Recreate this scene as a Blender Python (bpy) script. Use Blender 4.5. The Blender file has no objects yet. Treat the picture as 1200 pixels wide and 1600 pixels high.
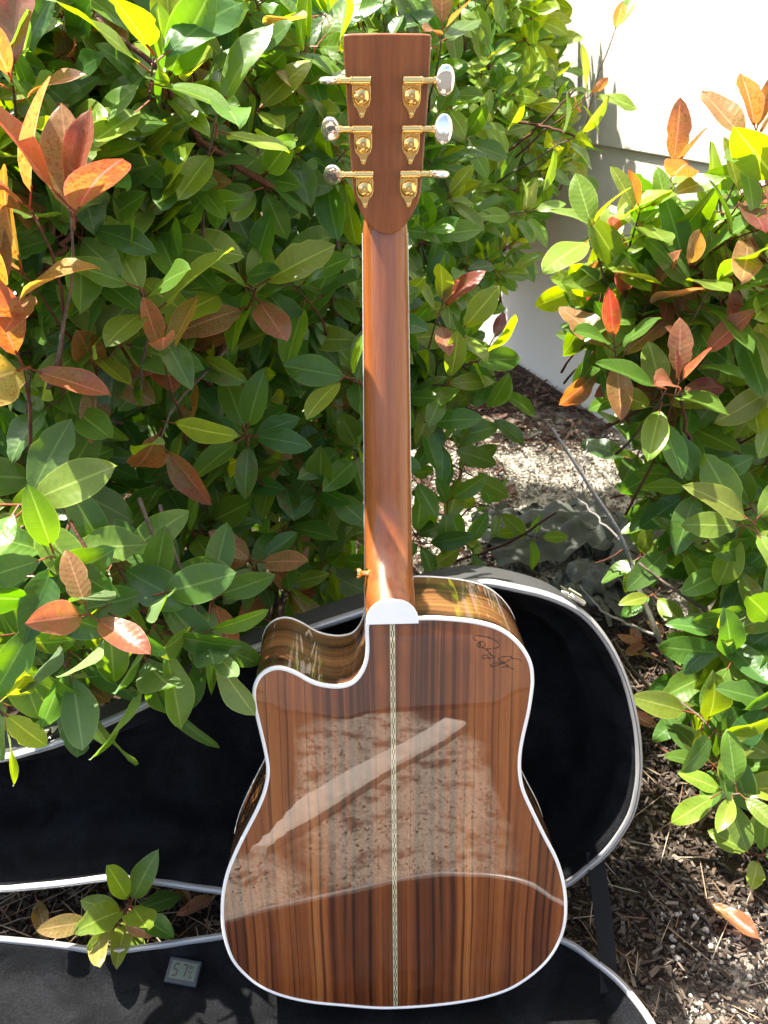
import bpy, bmesh, math, random
import numpy as np
from mathutils import Vector, Matrix, noise as mnoise
from mathutils.geometry import delaunay_2d_cdt
from mathutils.bvhtree import BVHTree

random.seed(7)
rng = np.random.default_rng(7)
scene = bpy.context.scene
COL = scene.collection

# ------------------------------------------------------------------ camera, sky, sun, exposure
PITCH = math.radians(30.0)
CAM_H = 1.035
FPX = 1250.0                       # focal length for a 1200 x 1600 frame
cam_d = bpy.data.cameras.new('camera')
cam_d.sensor_fit = 'VERTICAL'
cam_d.sensor_height = 36.0
cam_d.lens = 36.0 * FPX / 1600.0
cam_d.clip_start = 0.02
cam_d.clip_end = 400
cam_d.dof.use_dof = True
cam_d.dof.focus_distance = 0.86
cam_d.dof.aperture_fstop = 13.0
cam = bpy.data.objects.new('camera', cam_d)
cam.location = (0, 0, CAM_H)
cam.rotation_euler = (math.radians(90) - PITCH, 0, 0)
COL.objects.link(cam)
scene.camera = cam

SUN_EL = math.radians(63.0)
SUN_AZ = math.radians(-64.0)       # from +Y towards +X
TO_SUN = Vector((math.cos(SUN_EL) * math.sin(SUN_AZ), math.cos(SUN_EL) * math.cos(SUN_AZ), math.sin(SUN_EL)))
world = bpy.data.worlds.new('World')
scene.world = world
world.use_nodes = True
wn = world.node_tree
wn.nodes.clear()
sky = wn.nodes.new('ShaderNodeTexSky')
sky.sky_type = 'NISHITA'
sky.sun_disc = False
sky.sun_elevation = SUN_EL
sky.sun_rotation = SUN_AZ
sky.dust_density = 3.0
sky.air_density = 0.8
sky.ozone_density = 1.0
bg = wn.nodes.new('ShaderNodeBackground')
bg.inputs['Strength'].default_value = 0.11
wo = wn.nodes.new('ShaderNodeOutputWorld')
wn.links.new(sky.outputs[0], bg.inputs[0])
wn.links.new(bg.outputs[0], wo.inputs[0])
sun_d = bpy.data.lights.new('sun', 'SUN')
sun_d.energy = 5.0
sun_d.angle = math.radians(0.5)
sun_d.color = (1.0, 0.95, 0.86)
sun = bpy.data.objects.new('sun', sun_d)
sun.rotation_euler = TO_SUN.to_track_quat('Z', 'Y').to_euler()
sun.location = (-3, 0, 6)
COL.objects.link(sun)
scene.view_settings.view_transform = 'Standard'
scene.view_settings.look = 'None'
scene.view_settings.gamma = 1.0
scene.view_settings.use_curve_mapping = False
scene.view_settings.exposure = 2.15
scene.render.engine = 'CYCLES'
scene.cycles.max_bounces = 8
scene.cycles.transparent_max_bounces = 8
scene.cycles.caustics_reflective = False
scene.cycles.caustics_refractive = False
scene.cycles.use_denoising = True


def ray_dir(px, py):
    cx, cy = (px - 600) / FPX, (py - 800) / FPX
    return Vector((cx, math.cos(PITCH) - cy * math.sin(PITCH), -math.sin(PITCH) - cy * math.cos(PITCH)))


def at(px, py, y):
    """a point of the place, a distance y in front of the photographer"""
    r = ray_dir(px, py)
    return Vector((0, 0, CAM_H)) + r * (y / r.y)


def at_ground(px, py, z=0.0):
    r = ray_dir(px, py)
    return Vector((0, 0, CAM_H)) + r * ((z - CAM_H) / r.z)


# ------------------------------------------------------------------ helpers
def tag(o, label=None, cat=None, group=None, kind=None):
    if label: o['label'] = label
    if cat: o['category'] = cat
    if group: o['group'] = group
    if kind: o['kind'] = kind
    return o


def empty(name, loc=(0, 0, 0), parent=None, matrix=None):
    o = bpy.data.objects.new(name, None)
    o.empty_display_size = 0.05
    COL.objects.link(o)
    if parent: o.parent = parent
    if matrix is not None: o.matrix_local = matrix
    else: o.location = loc
    return o


def mesh_obj(name, verts, faces, mat, parent=None, smooth=True, uvs=None, auto=None):
    me = bpy.data.meshes.new(name)
    me.from_pydata([tuple(v) for v in verts], [], faces)
    me.update()
    if smooth:
        me.polygons.foreach_set('use_smooth', [True] * len(me.polygons))
        if auto is not None:
            me.set_sharp_from_angle(angle=math.radians(auto))
    if mat: me.materials.append(mat)
    o = bpy.data.objects.new(name, me)
    COL.objects.link(o)
    if parent: o.parent = parent
    return o


class MB:
    def __init__(s):
        s.v, s.f = [], []

    def add(s, vs, fs, M=None):
        b = len(s.v)
        for p in vs:
            p = Vector(p)
            s.v.append(M @ p if M is not None else p)
        s.f += [tuple(i + b for i in f) for f in fs]
        return s

    def box(s, c, d, M=None):
        x, y, z = [q / 2 for q in d]
        vs = [Vector(c) + Vector((sx * x, sy * y, sz * z)) for sx in (-1, 1) for sy in (-1, 1) for sz in (-1, 1)]
        return s.add(vs, [(0, 1, 3, 2), (4, 6, 7, 5), (0, 4, 5, 1), (2, 3, 7, 6), (0, 2, 6, 4), (1, 5, 7, 3)], M)

    def tube(s, pts, rad, n=8, cap=True):
        pts = [Vector(p) for p in pts]
        if not hasattr(rad, '__len__'): rad = [rad] * len(pts)
        b = len(s.v)
        ref = None
        for i, p in enumerate(pts):
            t = (pts[min(i + 1, len(pts) - 1)] - pts[max(i - 1, 0)]).normalized()
            if ref is None: ref = t.orthogonal().normalized()
            ref = (ref - t * ref.dot(t))
            if ref.length < 1e-6: ref = t.orthogonal()
            ref.normalize()
            q = t.cross(ref)
            for k in range(n):
                a = 2 * math.pi * k / n
                s.v.append(p + (ref * math.cos(a) + q * math.sin(a)) * rad[i])
        for i in range(len(pts) - 1):
            for k in range(n):
                s.f.append((b + i * n + k, b + i * n + (k + 1) % n, b + (i + 1) * n + (k + 1) % n, b + (i + 1) * n + k))
        if cap:
            s.f.append(tuple(b + k for k in reversed(range(n))))
            s.f.append(tuple(b + (len(pts) - 1) * n + k for k in range(n)))
        return s

    def lathe(s, prof, n=16, M=None):
        """profile of (r, h) around local Z"""
        vs, fs = [], []
        for r, h in prof:
            for k in range(n):
                a = 2 * math.pi * k / n
                vs.append((r * math.cos(a), r * math.sin(a), h))
        for i in range(len(prof) - 1):
            for k in range(n):
                fs.append((i * n + k, i * n + (k + 1) % n, (i + 1) * n + (k + 1) % n, (i + 1) * n + k))
        fs.append(tuple(reversed(range(n))))
        fs.append(tuple((len(prof) - 1) * n + k for k in range(n)))
        return s.add(vs, fs, M)

    def build(s, name, mat, parent=None, smooth=True, auto=35):
        return mesh_obj(name, s.v, s.f, mat, parent, smooth, auto=auto)


def bevel(o, w=0.001, seg=2, ang=30):
    m = o.modifiers.new('bevel', 'BEVEL')
    m.width = w; m.segments = seg; m.limit_method = 'ANGLE'; m.angle_limit = math.radians(ang)
    return o


def catmull(pts, n, closed=True):
    """even resample of a smooth curve through the points"""
    P = np.array(pts, float)
    m = len(P)
    out = []
    segs = m if closed else m - 1
    for i in range(segs):
        if closed: p0, p1, p2, p3 = P[(i - 1) % m], P[i], P[(i + 1) % m], P[(i + 2) % m]
        else: p0, p1, p2, p3 = P[max(i - 1, 0)], P[i], P[i + 1], P[min(i + 2, m - 1)]
        for t in np.linspace(0, 1, 16, endpoint=False):
            out.append(0.5 * (2 * p1 + (p2 - p0) * t + (2 * p0 - 5 * p1 + 4 * p2 - p3) * t ** 2 + (3 * p1 - p0 - 3 * p2 + p3) * t ** 3))
    if not closed: out.append(P[-1])
    out = np.array(out)
    ring = np.vstack([out, out[:1]]) if closed else out
    d = np.concatenate([[0], np.cumsum(np.linalg.norm(np.diff(ring, axis=0), axis=1))])
    q = np.linspace(0, d[-1], n, endpoint=not closed)
    return np.stack([np.interp(q, d, ring[:, k]) for k in range(P.shape[1])], 1)


def smooth_ring(P, it=2):
    for _ in range(it):
        P = 0.25 * np.roll(P, 1, 0) + 0.5 * P + 0.25 * np.roll(P, -1, 0)
    return P


def ring_normals(P):
    """inward normals of a closed 2-D ring"""
    t = np.roll(P, -1, 0) - np.roll(P, 1, 0)
    t /= np.linalg.norm(t, axis=1)[:, None]
    nrm = np.stack([-t[:, 1], t[:, 0]], 1)
    area = 0.5 * np.sum(P[:, 0] * np.roll(P[:, 1], -1) - np.roll(P[:, 0], -1) * P[:, 1])
    return nrm if area > 0 else -nrm


def inset_ring(P, d):
    """offset inwards by d, keeping clear of the outline in tight bends"""
    Q = P + ring_normals(P) * d
    for _ in range(int(d / 0.004) + 1):
        Q = smooth_ring(Q, 1)
    return Q


def fill_cdt(P, grid):
    """triangulate a ring with interior points; returns 2-D verts, faces, distance of each vertex to the ring"""
    lo, hi = P.min(0), P.max(0)
    gx, gy = np.meshgrid(np.arange(lo[0], hi[0], grid), np.arange(lo[1], hi[1], grid))
    G = np.stack([gx.ravel(), gy.ravel()], 1)
    x, y = P[:, 0], P[:, 1]
    x2, y2 = np.roll(x, -1), np.roll(y, -1)
    c = ((y[None] > G[:, 1:2]) != (y2[None] > G[:, 1:2])) & (G[:, 0:1] < (x2 - x)[None] * (G[:, 1:2] - y[None]) / ((y2 - y)[None] + 1e-12) + x[None])
    ins = c.sum(1) % 2 == 1
    D = np.sqrt(((G[:, None] - P[None]) ** 2).sum(2)).min(1)
    G = G[ins & (D > grid * 0.45)]
    n = len(P)
    vs = [Vector(p) for p in P] + [Vector(p) for p in G]
    r = delaunay_2d_cdt(vs, [(i, (i + 1) % n) for i in range(n)], [], 1, 1e-6)
    V = np.array([tuple(v) for v in r[0]])
    D = np.sqrt(((V[:, None] - P[None]) ** 2).sum(2)).min(1)
    return V, [tuple(f) for f in r[2]], D


def inside(P, x, y):
    px, py = P[:, 0], P[:, 1]
    qx, qy = np.roll(px, -1), np.roll(py, -1)
    c = ((py > y) != (qy > y)) & (x < (qx - px) * (y - py) / (qy - py + 1e-12) + px)
    return c.sum() % 2 == 1


# ------------------------------------------------------------------ materials
def new_mat(name):
    m = bpy.data.materials.new(name)
    m.use_nodes = True
    nt = m.node_tree
    nt.nodes.clear()
    out = nt.nodes.new('ShaderNodeOutputMaterial')
    return m, nt, out


class NT:
    """small node-writing helper"""
    def __init__(s, nt): s.t = nt

    def n(s, typ, ins=None, **kw):
        nd = s.t.nodes.new(typ)
        for k, v in kw.items(): setattr(nd, k, v)
        for k, v in (ins or {}).items():
            if isinstance(v, bpy.types.NodeSocket): s.t.links.new(v, nd.inputs[k])
            else: nd.inputs[k].default_value = v
        return nd

    def math(s, op, a, b=0.0, c=0.0, clamp=False):
        nd = s.n('ShaderNodeMath', {0: a, 1: b, 2: c}, operation=op)
        nd.use_clamp = clamp
        return nd.outputs[0]

    def ramp(s, fac, stops, interp='LINEAR'):
        nd = s.n('ShaderNodeValToRGB', {0: fac})
        cr = nd.color_ramp
        cr.interpolation = interp
        while len(cr.elements) < len(stops): cr.elements.new(0.5)
        for e, (p, c) in zip(cr.elements, stops):
            e.position = p
            e.color = (*c, 1) if len(c) == 3 else c
        return nd.outputs[0]

    def mix(s, fac, a, b, blend='MIX'):
        nd = s.n('ShaderNodeMix', data_type='RGBA', blend_type=blend)
        for k, v in ((0, fac), (6, a), (7, b)):
            if isinstance(v, bpy.types.NodeSocket): s.t.links.new(v, nd.inputs[k])
            else: nd.inputs[k].default_value = v if k == 0 else ((*v, 1) if len(v) == 3 else v)
        return nd.outputs[2]

    def noise(s, vec, scale, detail=3.0, rough=0.5, dist=0.0):
        return s.n('ShaderNodeTexNoise', {'Vector': vec, 'Scale': scale, 'Detail': detail, 'Roughness': rough, 'Distortion': dist}).outputs[0]

    def bump(s, h, strength=0.3, dist=0.002):
        return s.n('ShaderNodeBump', {'Height': h, 'Strength': strength, 'Distance': dist}).outputs[0]

    def obj(s): return s.n('ShaderNodeTexCoord').outputs['Object']

    def combine(s, x, y, z): return s.n('ShaderNodeCombineXYZ', {0: x, 1: y, 2: z}).outputs[0]

    def link(s, a, b): s.t.links.new(a, b)


def principled(name, color=(0.5, 0.5, 0.5), rough=0.5, metal=0.0, coat=0.0, coat_rough=0.03, spec=0.5, sheen=0.0, sheen_tint=(1, 1, 1), noise_amt=0.0, noise_scale=40.0, bump=0.0, bump_scale=200.0):
    m, nt, out = new_mat(name)
    k = NT(nt)
    p = k.n('ShaderNodeBsdfPrincipled', {'Base Color': (*color, 1), 'Roughness': rough, 'Metallic': metal, 'Coat Weight': coat, 'Coat Roughness': coat_rough, 'Specular IOR Level': spec, 'Sheen Weight': sheen, 'Sheen Tint': (*sheen_tint, 1)})
    if noise_amt:
        f = k.noise(k.obj(), noise_scale, 4)
        c = k.mix(f, tuple(q * (1 - noise_amt) for q in color), tuple(min(1, q * (1 + noise_amt)) for q in color))
        k.link(c, p.inputs['Base Color'])
    if bump:
        k.link(k.bump(k.noise(k.obj(), bump_scale, 3), bump, 0.001), p.inputs['Normal'])
    k.link(p.outputs[0], out.inputs[0])
    return m


M = {}
M['binding'] = principled('cream_binding', (0.86, 0.84, 0.79), 0.25, coat=0.6)
M['heel_white'] = principled('white_plastic', (0.92, 0.91, 0.89), 0.3, coat=0.3)
M['gold'] = principled('polished_gold', (0.92, 0.62, 0.22), 0.13, metal=1.0, noise_amt=0.06, noise_scale=300)
M['gold_button'] = principled('pale_gold_button', (0.94, 0.89, 0.78), 0.08, metal=0.85, coat=0.5)
M['chrome'] = principled('nickel_latch', (0.75, 0.72, 0.64), 0.22, metal=1.0, noise_amt=0.1, noise_scale=200)
M['ebony'] = principled('ebony', (0.016, 0.013, 0.011), 0.35)
M['rim'] = principled('valance_rim', (0.36, 0.355, 0.34), 0.36, metal=0.3, noise_amt=0.12, noise_scale=60, spec=0.5)
M['shell'] = principled('case_shell', (0.035, 0.035, 0.034), 0.62, bump=0.5, bump_scale=700, noise_amt=0.2, noise_scale=30)
M['strap'] = principled('nylon_webbing', (0.006, 0.0065, 0.008), 0.85, bump=0.4, bump_scale=900, spec=0.2)
M['plastic_dark'] = principled('dark_slate_plastic', (0.020, 0.026, 0.033), 0.5, spec=0.3)
M['lcd'] = principled('lcd_grey_green', (0.085, 0.105, 0.075), 0.6, spec=0.2, noise_amt=0.08, noise_scale=60)
M['ink'] = principled('black_ink', (0.012, 0.008, 0.006), 0.5)
M['spruce'] = principled('spruce_top', (0.62, 0.42, 0.2), 0.35, coat=0.8, noise_amt=0.1)


def rosewood(side=False):
    m, nt, out = new_mat('rosewood_side' if side else 'rosewood_back')
    k = NT(nt)
    co = k.obj()
    sep = k.n('ShaderNodeSeparateXYZ', {0: co})
    x, y, z = sep.outputs
    if side:
        wv = k.noise(k.n('ShaderNodeVectorMath', {0: co, 1: (6, 6, 6)}, operation='MULTIPLY').outputs[0], 1.0, 2)
        g = k.math('ADD', k.math('MULTIPLY', y, 60.0), k.math('MULTIPLY', wv, 2.6))
        along = k.math('MULTIPLY', k.math('ADD', x, z), 1.5)
        v1 = k.combine(g, along, 3.0)
        v2 = k.combine(k.math('MULTIPLY', g, 4.0), along, 9.0)
        v3 = k.combine(k.math('MULTIPLY', g, 7), k.math('MULTIPLY', along, 14.0), 0.0)
    else:
        ax = k.math('ABSOLUTE', x)
        wob = k.noise(k.combine(k.math('MULTIPLY', ax, 7.0), 0.0, k.math('MULTIPLY', z, 2.6)), 1.0, 2)
        ax2 = k.math('ADD', ax, k.math('MULTIPLY', k.math('SUBTRACT', wob, 0.5), 0.018))
        ax2 = k.math('ADD', ax2, k.math('MULTIPLY', x, 0.03))
        v1 = k.combine(k.math('MULTIPLY', ax2, 38.0), k.math('MULTIPLY', z, 0.8), 1.7)
        v2 = k.combine(k.math('MULTIPLY', ax2, 150.0), k.math('MULTIPLY', z, 1.6), 5.0)
        v3 = k.combine(k.math('MULTIPLY', x, 900.0), k.math('MULTIPLY', z, 30.0), 2.0)
    a = k.noise(v1, 1.0, 3, 0.55)
    b = k.noise(v2, 1.0, 2, 0.5)
    c = k.noise(v3, 1.0, 2, 0.6)
    f = k.math('ADD', k.math('MULTIPLY', a, 0.84), k.math('MULTIPLY', b, 0.16))
    if side:
        col = k.ramp(f, [(0.33, (0.012, 0.004, 0.002)), (0.44, (0.05, 0.018, 0.006)), (0.54, (0.135, 0.057, 0.017)), (0.68, (0.26, 0.125, 0.042))])
    else:
        col = k.ramp(f, [(0.34, (0.050, 0.012, 0.003)), (0.43, (0.150, 0.037, 0.008)), (0.53, (0.26, 0.074, 0.015)), (0.66, (0.36, 0.122, 0.027))])
    if not side:
        ln = k.noise(k.combine(k.math('MULTIPLY', ax2, 170.0), k.math('MULTIPLY', z, 0.9), 8.0), 1.0, 1, 0.5)
        col = k.mix(1.0, col, k.ramp(ln, [(0.38, (0.34, 0.26, 0.22)), (0.47, (1, 1, 1)), (0.62, (1.0, 1.0, 1.0)), (0.72, (1.25, 1.2, 1.15))]), 'MULTIPLY')
    pores = k.ramp(c, [(0.36, (0.55, 0.5, 0.45)), (0.5, (1, 1, 1))])
    col = k.mix(0.4, col, pores, 'MULTIPLY')
    p = k.n('ShaderNodeBsdfPrincipled', {'Roughness': 0.42, 'Coat Weight': 1.0, 'Coat Roughness': 0.015, 'Coat IOR': 1.85, 'Specular IOR Level': 0.3})
    k.link(col, p.inputs['Base Color'])
    k.link(p.outputs[0], out.inputs[0])
    return m


M['rosewood'] = rosewood(False)
M['rosewood_side'] = rosewood(True)


def mahogany():
    m, nt, out = new_mat('mahogany_neck')
    k = NT(nt)
    sep = k.n('ShaderNodeSeparateXYZ', {0: k.obj()})
    x, y, z = sep.outputs
    v1 = k.combine(k.math('MULTIPLY', x, 120.0), k.math('MULTIPLY', y, 90.0), k.math('MULTIPLY', z, 3.0))
    v2 = k.combine(k.math('MULTIPLY', x, 900.0), k.math('MULTIPLY', y, 700.0), k.math('MULTIPLY', z, 45.0))
    f = k.math('ADD', k.math('MULTIPLY', k.noise(v1, 1, 3), 0.7), k.math('MULTIPLY', k.noise(v2, 1, 2), 0.3))
    col = k.ramp(f, [(0.28, (0.17, 0.044, 0.010)), (0.5, (0.28, 0.080, 0.018)), (0.72, (0.36, 0.115, 0.028))])
    p = k.n('ShaderNodeBsdfPrincipled', {'Roughness': 0.4, 'Coat Weight': 0.8, 'Coat Roughness': 0.05, 'Coat IOR': 1.45, 'Specular IOR Level': 0.3})
    k.link(col, p.inputs['Base Color'])
    k.link(p.outputs[0], out.inputs[0])
    return m


M['mahogany'] = mahogany()


def marquetry():
    m, nt, out = new_mat('marquetry_strip')
    k = NT(nt)
    sep = k.n('ShaderNodeSeparateXYZ', {0: k.obj()})
    x, y, z = sep.outputs
    ax = k.math('ABSOLUTE', x)
    row = k.math('FLOOR', k.math('DIVIDE', z, 0.0062))
    odd = k.math('MODULO', k.math('ABSOLUTE', row), 2.0)
    inner = k.math('LESS_THAN', ax, 0.0006)
    mid = k.math('MULTIPLY', k.math('GREATER_THAN', ax, 0.0006), k.math('LESS_THAN', ax, 0.0017))
    dark = k.math('ADD', k.math('MULTIPLY', inner, odd), k.math('MULTIPLY', mid, k.math('SUBTRACT', 1.0, odd)), clamp=True)
    edge = k.math('MULTIPLY', k.math('GREATER_THAN', ax, 0.0023), 0.55)
    dark = k.math('MAXIMUM', dark, edge)
    col = k.mix(dark, (0.62, 0.52, 0.30), (0.03, 0.03, 0.018))
    p = k.n('ShaderNodeBsdfPrincipled', {'Roughness': 0.35, 'Coat Weight': 1.0, 'Coat Roughness': 0.02, 'Coat IOR': 1.7})
    k.link(col, p.inputs['Base Color'])
    k.link(p.outputs[0], out.inputs[0])
    return m


M['marquetry'] = marquetry()


def velvet():
    m, nt, out = new_mat('black_plush_lining')
    k = NT(nt)
    co = k.obj()
    big = k.noise(co, 11.0, 4, 0.6, 0.8)
    fine = k.noise(co, 330.0, 4, 0.8)
    f = k.math('ADD', k.math('MULTIPLY', big, 0.45), k.math('MULTIPLY', fine, 0.55))
    col = k.ramp(f, [(0.42, (0.0008, 0.0008, 0.0011)), (0.52, (0.004, 0.0043, 0.005)), (0.68, (0.015, 0.016, 0.019))])
    p = k.n('ShaderNodeBsdfPrincipled', {'Roughness': 0.85, 'Specular IOR Level': 0.15, 'Sheen Roughness': 0.45, 'Sheen Tint': (0.75, 0.85, 1.0, 1)})
    k.link(k.math('MULTIPLY', k.ramp(big, [(0.40, (0.0, 0.0, 0.0)), (0.62, (1, 1, 1))]), 0.035), p.inputs['Sheen Weight'])
    k.link(col, p.inputs['Base Color'])
    k.link(k.bump(k.math('ADD', k.math('MULTIPLY', fine, 1.0), k.math('MULTIPLY', big, 2.0)), 0.9, 0.003), p.inputs['Normal'])
    k.link(p.outputs[0], out.inputs[0])
    return m


M['velvet'] = velvet()


def leaf_material(stuff):
    """one leaf surface; the leaf's own colour comes from the object (single leaves) or from a stored attribute (the joined rest)"""
    m, nt, out = new_mat('photinia_leaf_mass' if stuff else 'photinia_leaf')
    k = NT(nt)
    if stuff:
        an = k.n('ShaderNodeAttribute', attribute_name='leafcol')
        col, spots = an.outputs['Color'], an.outputs['Alpha']
        seed = k.n('ShaderNodeAttribute', attribute_name='leafseed').outputs['Fac']
    else:
        oi = k.n('ShaderNodeObjectInfo')
        col, spots = oi.outputs['Color'], oi.outputs['Alpha']
        seed = oi.outputs['Random']
    uv = k.n('ShaderNodeUVMap', uv_map='UVMap').outputs[0]
    sep = k.n('ShaderNodeSeparateXYZ', {0: uv})
    t, s = sep.outputs[0], sep.outputs[1]
    a = k.math('ABSOLUTE', k.math('MULTIPLY', k.math('SUBTRACT', s, 0.5), 2.0))
    # blotches and age spots
    v = k.combine(k.math('MULTIPLY', t, 2.2), s, k.math('MULTIPLY', seed, 57.0))
    n1 = k.noise(v, 2.2, 3)
    n2 = k.noise(v, 15.0, 2, 0.6)
    c = k.mix(k.math('MULTIPLY', n1, 0.5), col, k.n('ShaderNodeHueSaturation', {'Hue': 0.52, 'Saturation': 0.85, 'Value': 0.55, 'Color': col}).outputs[0])
    c = k.mix(k.math('MULTIPLY', k.n('ShaderNodeMapRange', {0: k.math('ADD', n1, k.math('MULTIPLY', k.math('SUBTRACT', 0.5, t), 0.35)), 1: 0.45, 2: 0.62, 3: 0.0, 4: 0.8}).outputs[0], spots), c, (0.15, 0.18, 0.035))
    sp = k.math('MULTIPLY', k.math('GREATER_THAN', k.math('ADD', n2, k.math('MULTIPLY', n1, 0.35)), 0.765), spots)
    c = k.mix(sp, c, (0.20, 0.018, 0.014))
    # side veins, midrib, thin pale margin
    vein = k.math('SINE', k.math('MULTIPLY', k.math('SUBTRACT', t, k.math('MULTIPLY', a, 0.11)), 62.0))
    veinm = k.math('MULTIPLY', k.math('GREATER_THAN', vein, 0.92), 0.10)
    c = k.mix(veinm, c, k.n('ShaderNodeHueSaturation', {'Saturation': 0.9, 'Value': 1.5, 'Color': col}).outputs[0])
    rib = k.n('ShaderNodeMapRange', {0: a, 1: 0.03, 2: 0.085, 3: 0.55, 4: 0.0}).outputs[0]
    c = k.mix(rib, c, k.n('ShaderNodeHueSaturation', {'Hue': 0.485, 'Saturation': 0.85, 'Value': 1.9, 'Color': col}).outputs[0])
    marg = k.math('MULTIPLY', k.math('GREATER_THAN', a, 0.945), 0.35)
    c = k.mix(marg, c, k.n('ShaderNodeHueSaturation', {'Hue': 0.48, 'Saturation': 0.9, 'Value': 1.9, 'Color': col}).outputs[0])
    pet = k.math('LESS_THAN', t, 0.0)
    c = k.mix(pet, c, (0.24, 0.10, 0.045))
    # the underside is paler and duller
    back = k.n('ShaderNodeNewGeometry').outputs['Backfacing']
    under = k.n('ShaderNodeHueSaturation', {'Hue': 0.495, 'Saturation': 0.78, 'Value': 1.35, 'Color': c}).outputs[0]
    c2 = k.mix(back, c, under)
    p = k.n('ShaderNodeBsdfPrincipled', {'Specular IOR Level': 0.45})
    k.link(c2, p.inputs['Base Color'])
    k.link(k.math('ADD', k.math('ADD', 0.26, k.math('MULTIPLY', n1, 0.16)), k.math('MULTIPLY', back, 0.3)), p.inputs['Roughness'])
    k.link(k.bump(k.math('ADD', k.math('MULTIPLY', n1, 1.0), k.math('MULTIPLY', vein, 0.05)), 0.3, 0.004), p.inputs['Normal'])
    tr = k.n('ShaderNodeBsdfTranslucent')
    k.link(k.n('ShaderNodeHueSaturation', {'Hue': 0.48, 'Saturation': 1.2, 'Value': 2.6, 'Color': c}).outputs[0], tr.inputs[0])
    mx = k.n('ShaderNodeMixShader', {0: 0.42, 1: p.outputs[0], 2: tr.outputs[0]})
    k.link(mx.outputs[0], out.inputs[0])
    return m


M['leaf'] = leaf_material(False)
M['leaf_mass'] = leaf_material(True)


def attr_mat(name, rough=0.8, bump=0.3, scale=300, spec=0.3, var=0.5):
    m, nt, out = new_mat(name)
    k = NT(nt)
    c = k.n('ShaderNodeAttribute', attribute_name='piececol').outputs['Color']
    f = k.noise(k.obj(), scale, 3)
    c = k.mix(k.math('MULTIPLY', f, var), c, k.n('ShaderNodeHueSaturation', {'Value': 0.45, 'Color': c}).outputs[0])
    p = k.n('ShaderNodeBsdfPrincipled', {'Roughness': rough, 'Specular IOR Level': spec})
    k.link(c, p.inputs['Base Color'])
    if bump: k.link(k.bump(f, bump, 0.002), p.inputs['Normal'])
    k.link(p.outputs[0], out.inputs[0])
    return m


M['chips'] = attr_mat('wood_chips', 0.85, 0.5, 260)
M['stones'] = attr_mat('grit_stones', 0.9, 0.3, 400)


def bark(name, c0, c1, scale=60):
    m, nt, out = new_mat(name)
    k = NT(nt)
    co = k.obj()
    f = k.noise(co, scale, 5, 0.65)
    f2 = k.noise(co, scale * 5, 3, 0.6)
    col = k.ramp(k.math('ADD', k.math('MULTIPLY', f, 0.7), k.math('MULTIPLY', f2, 0.3)), [(0.32, c0), (0.66, c1)])
    p = k.n('ShaderNodeBsdfPrincipled', {'Roughness': 0.8, 'Specular IOR Level': 0.25})
    k.link(col, p.inputs['Base Color'])
    k.link(k.bump(k.math('ADD', f, f2), 0.6, 0.003), p.inputs['Normal'])
    k.link(p.outputs[0], out.inputs[0])
    return m


M['bark'] = bark('brown_bark', (0.055, 0.036, 0.026), (0.17, 0.125, 0.095))
M['twig_red'] = bark('reddish_twig', (0.050, 0.020, 0.013), (0.13, 0.050, 0.028), 90)
M['deadwood'] = bark('grey_dead_wood', (0.17, 0.15, 0.14), (0.42, 0.38, 0.35), 120)


def ground_material():
    m, nt, out = new_mat('mulch_grit_sunpatch_ground')
    k = NT(nt)
    co = k.obj()
    sep = k.n('ShaderNodeSeparateXYZ', {0: co})
    x, y, z = sep.outputs
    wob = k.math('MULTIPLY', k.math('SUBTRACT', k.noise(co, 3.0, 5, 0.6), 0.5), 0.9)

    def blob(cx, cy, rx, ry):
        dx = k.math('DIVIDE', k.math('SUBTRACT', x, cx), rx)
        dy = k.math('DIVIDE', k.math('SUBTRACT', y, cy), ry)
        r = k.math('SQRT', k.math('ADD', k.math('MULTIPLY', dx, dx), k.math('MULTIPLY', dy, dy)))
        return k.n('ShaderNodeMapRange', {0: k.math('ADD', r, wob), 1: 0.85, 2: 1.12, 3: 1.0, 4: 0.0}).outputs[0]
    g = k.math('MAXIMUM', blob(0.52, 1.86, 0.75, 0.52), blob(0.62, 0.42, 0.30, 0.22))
    g = k.math('MAXIMUM', g, blob(0.08, -0.36, 0.25, 0.56))  # sunlit patch put into the ground colour, for the reflection in the back
    g = k.math('MAXIMUM', g, blob(-0.3, 0.16, 0.2, 0.2))  # second painted patch of sunlight, by the front rim of the lid
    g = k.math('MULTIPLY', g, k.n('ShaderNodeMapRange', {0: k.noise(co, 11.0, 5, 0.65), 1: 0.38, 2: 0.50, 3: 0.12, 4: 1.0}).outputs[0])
    fine = k.noise(co, 260.0, 4, 0.7)
    mid = k.noise(k.n('ShaderNodeVectorMath', {0: co, 1: (1, 2.6, 1)}, operation='MULTIPLY').outputs[0], 70.0, 4, 0.65, 1.2)
    mulch = k.ramp(k.math('ADD', k.math('MULTIPLY', fine, 0.4), k.math('MULTIPLY', mid, 0.6)), [(0.3, (0.014, 0.009, 0.006)), (0.5, (0.055, 0.036, 0.024)), (0.68, (0.13, 0.095, 0.066))])
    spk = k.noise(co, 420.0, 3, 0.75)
    grit = k.ramp(spk, [(0.33, (0.08, 0.07, 0.055)), (0.46, (0.36, 0.325, 0.26)), (0.62, (0.58, 0.53, 0.44))])  # real grit, and also the tone of the painted sun patches
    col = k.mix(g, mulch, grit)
    p = k.n('ShaderNodeBsdfPrincipled', {'Roughness': 0.95, 'Specular IOR Level': 0.15})
    k.link(col, p.inputs['Base Color'])
    k.link(k.bump(k.math('ADD', fine, k.math('MULTIPLY', mid, 2.0)), 0.8, 0.006), p.inputs['Normal'])
    k.link(p.outputs[0], out.inputs[0])
    return m


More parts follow.
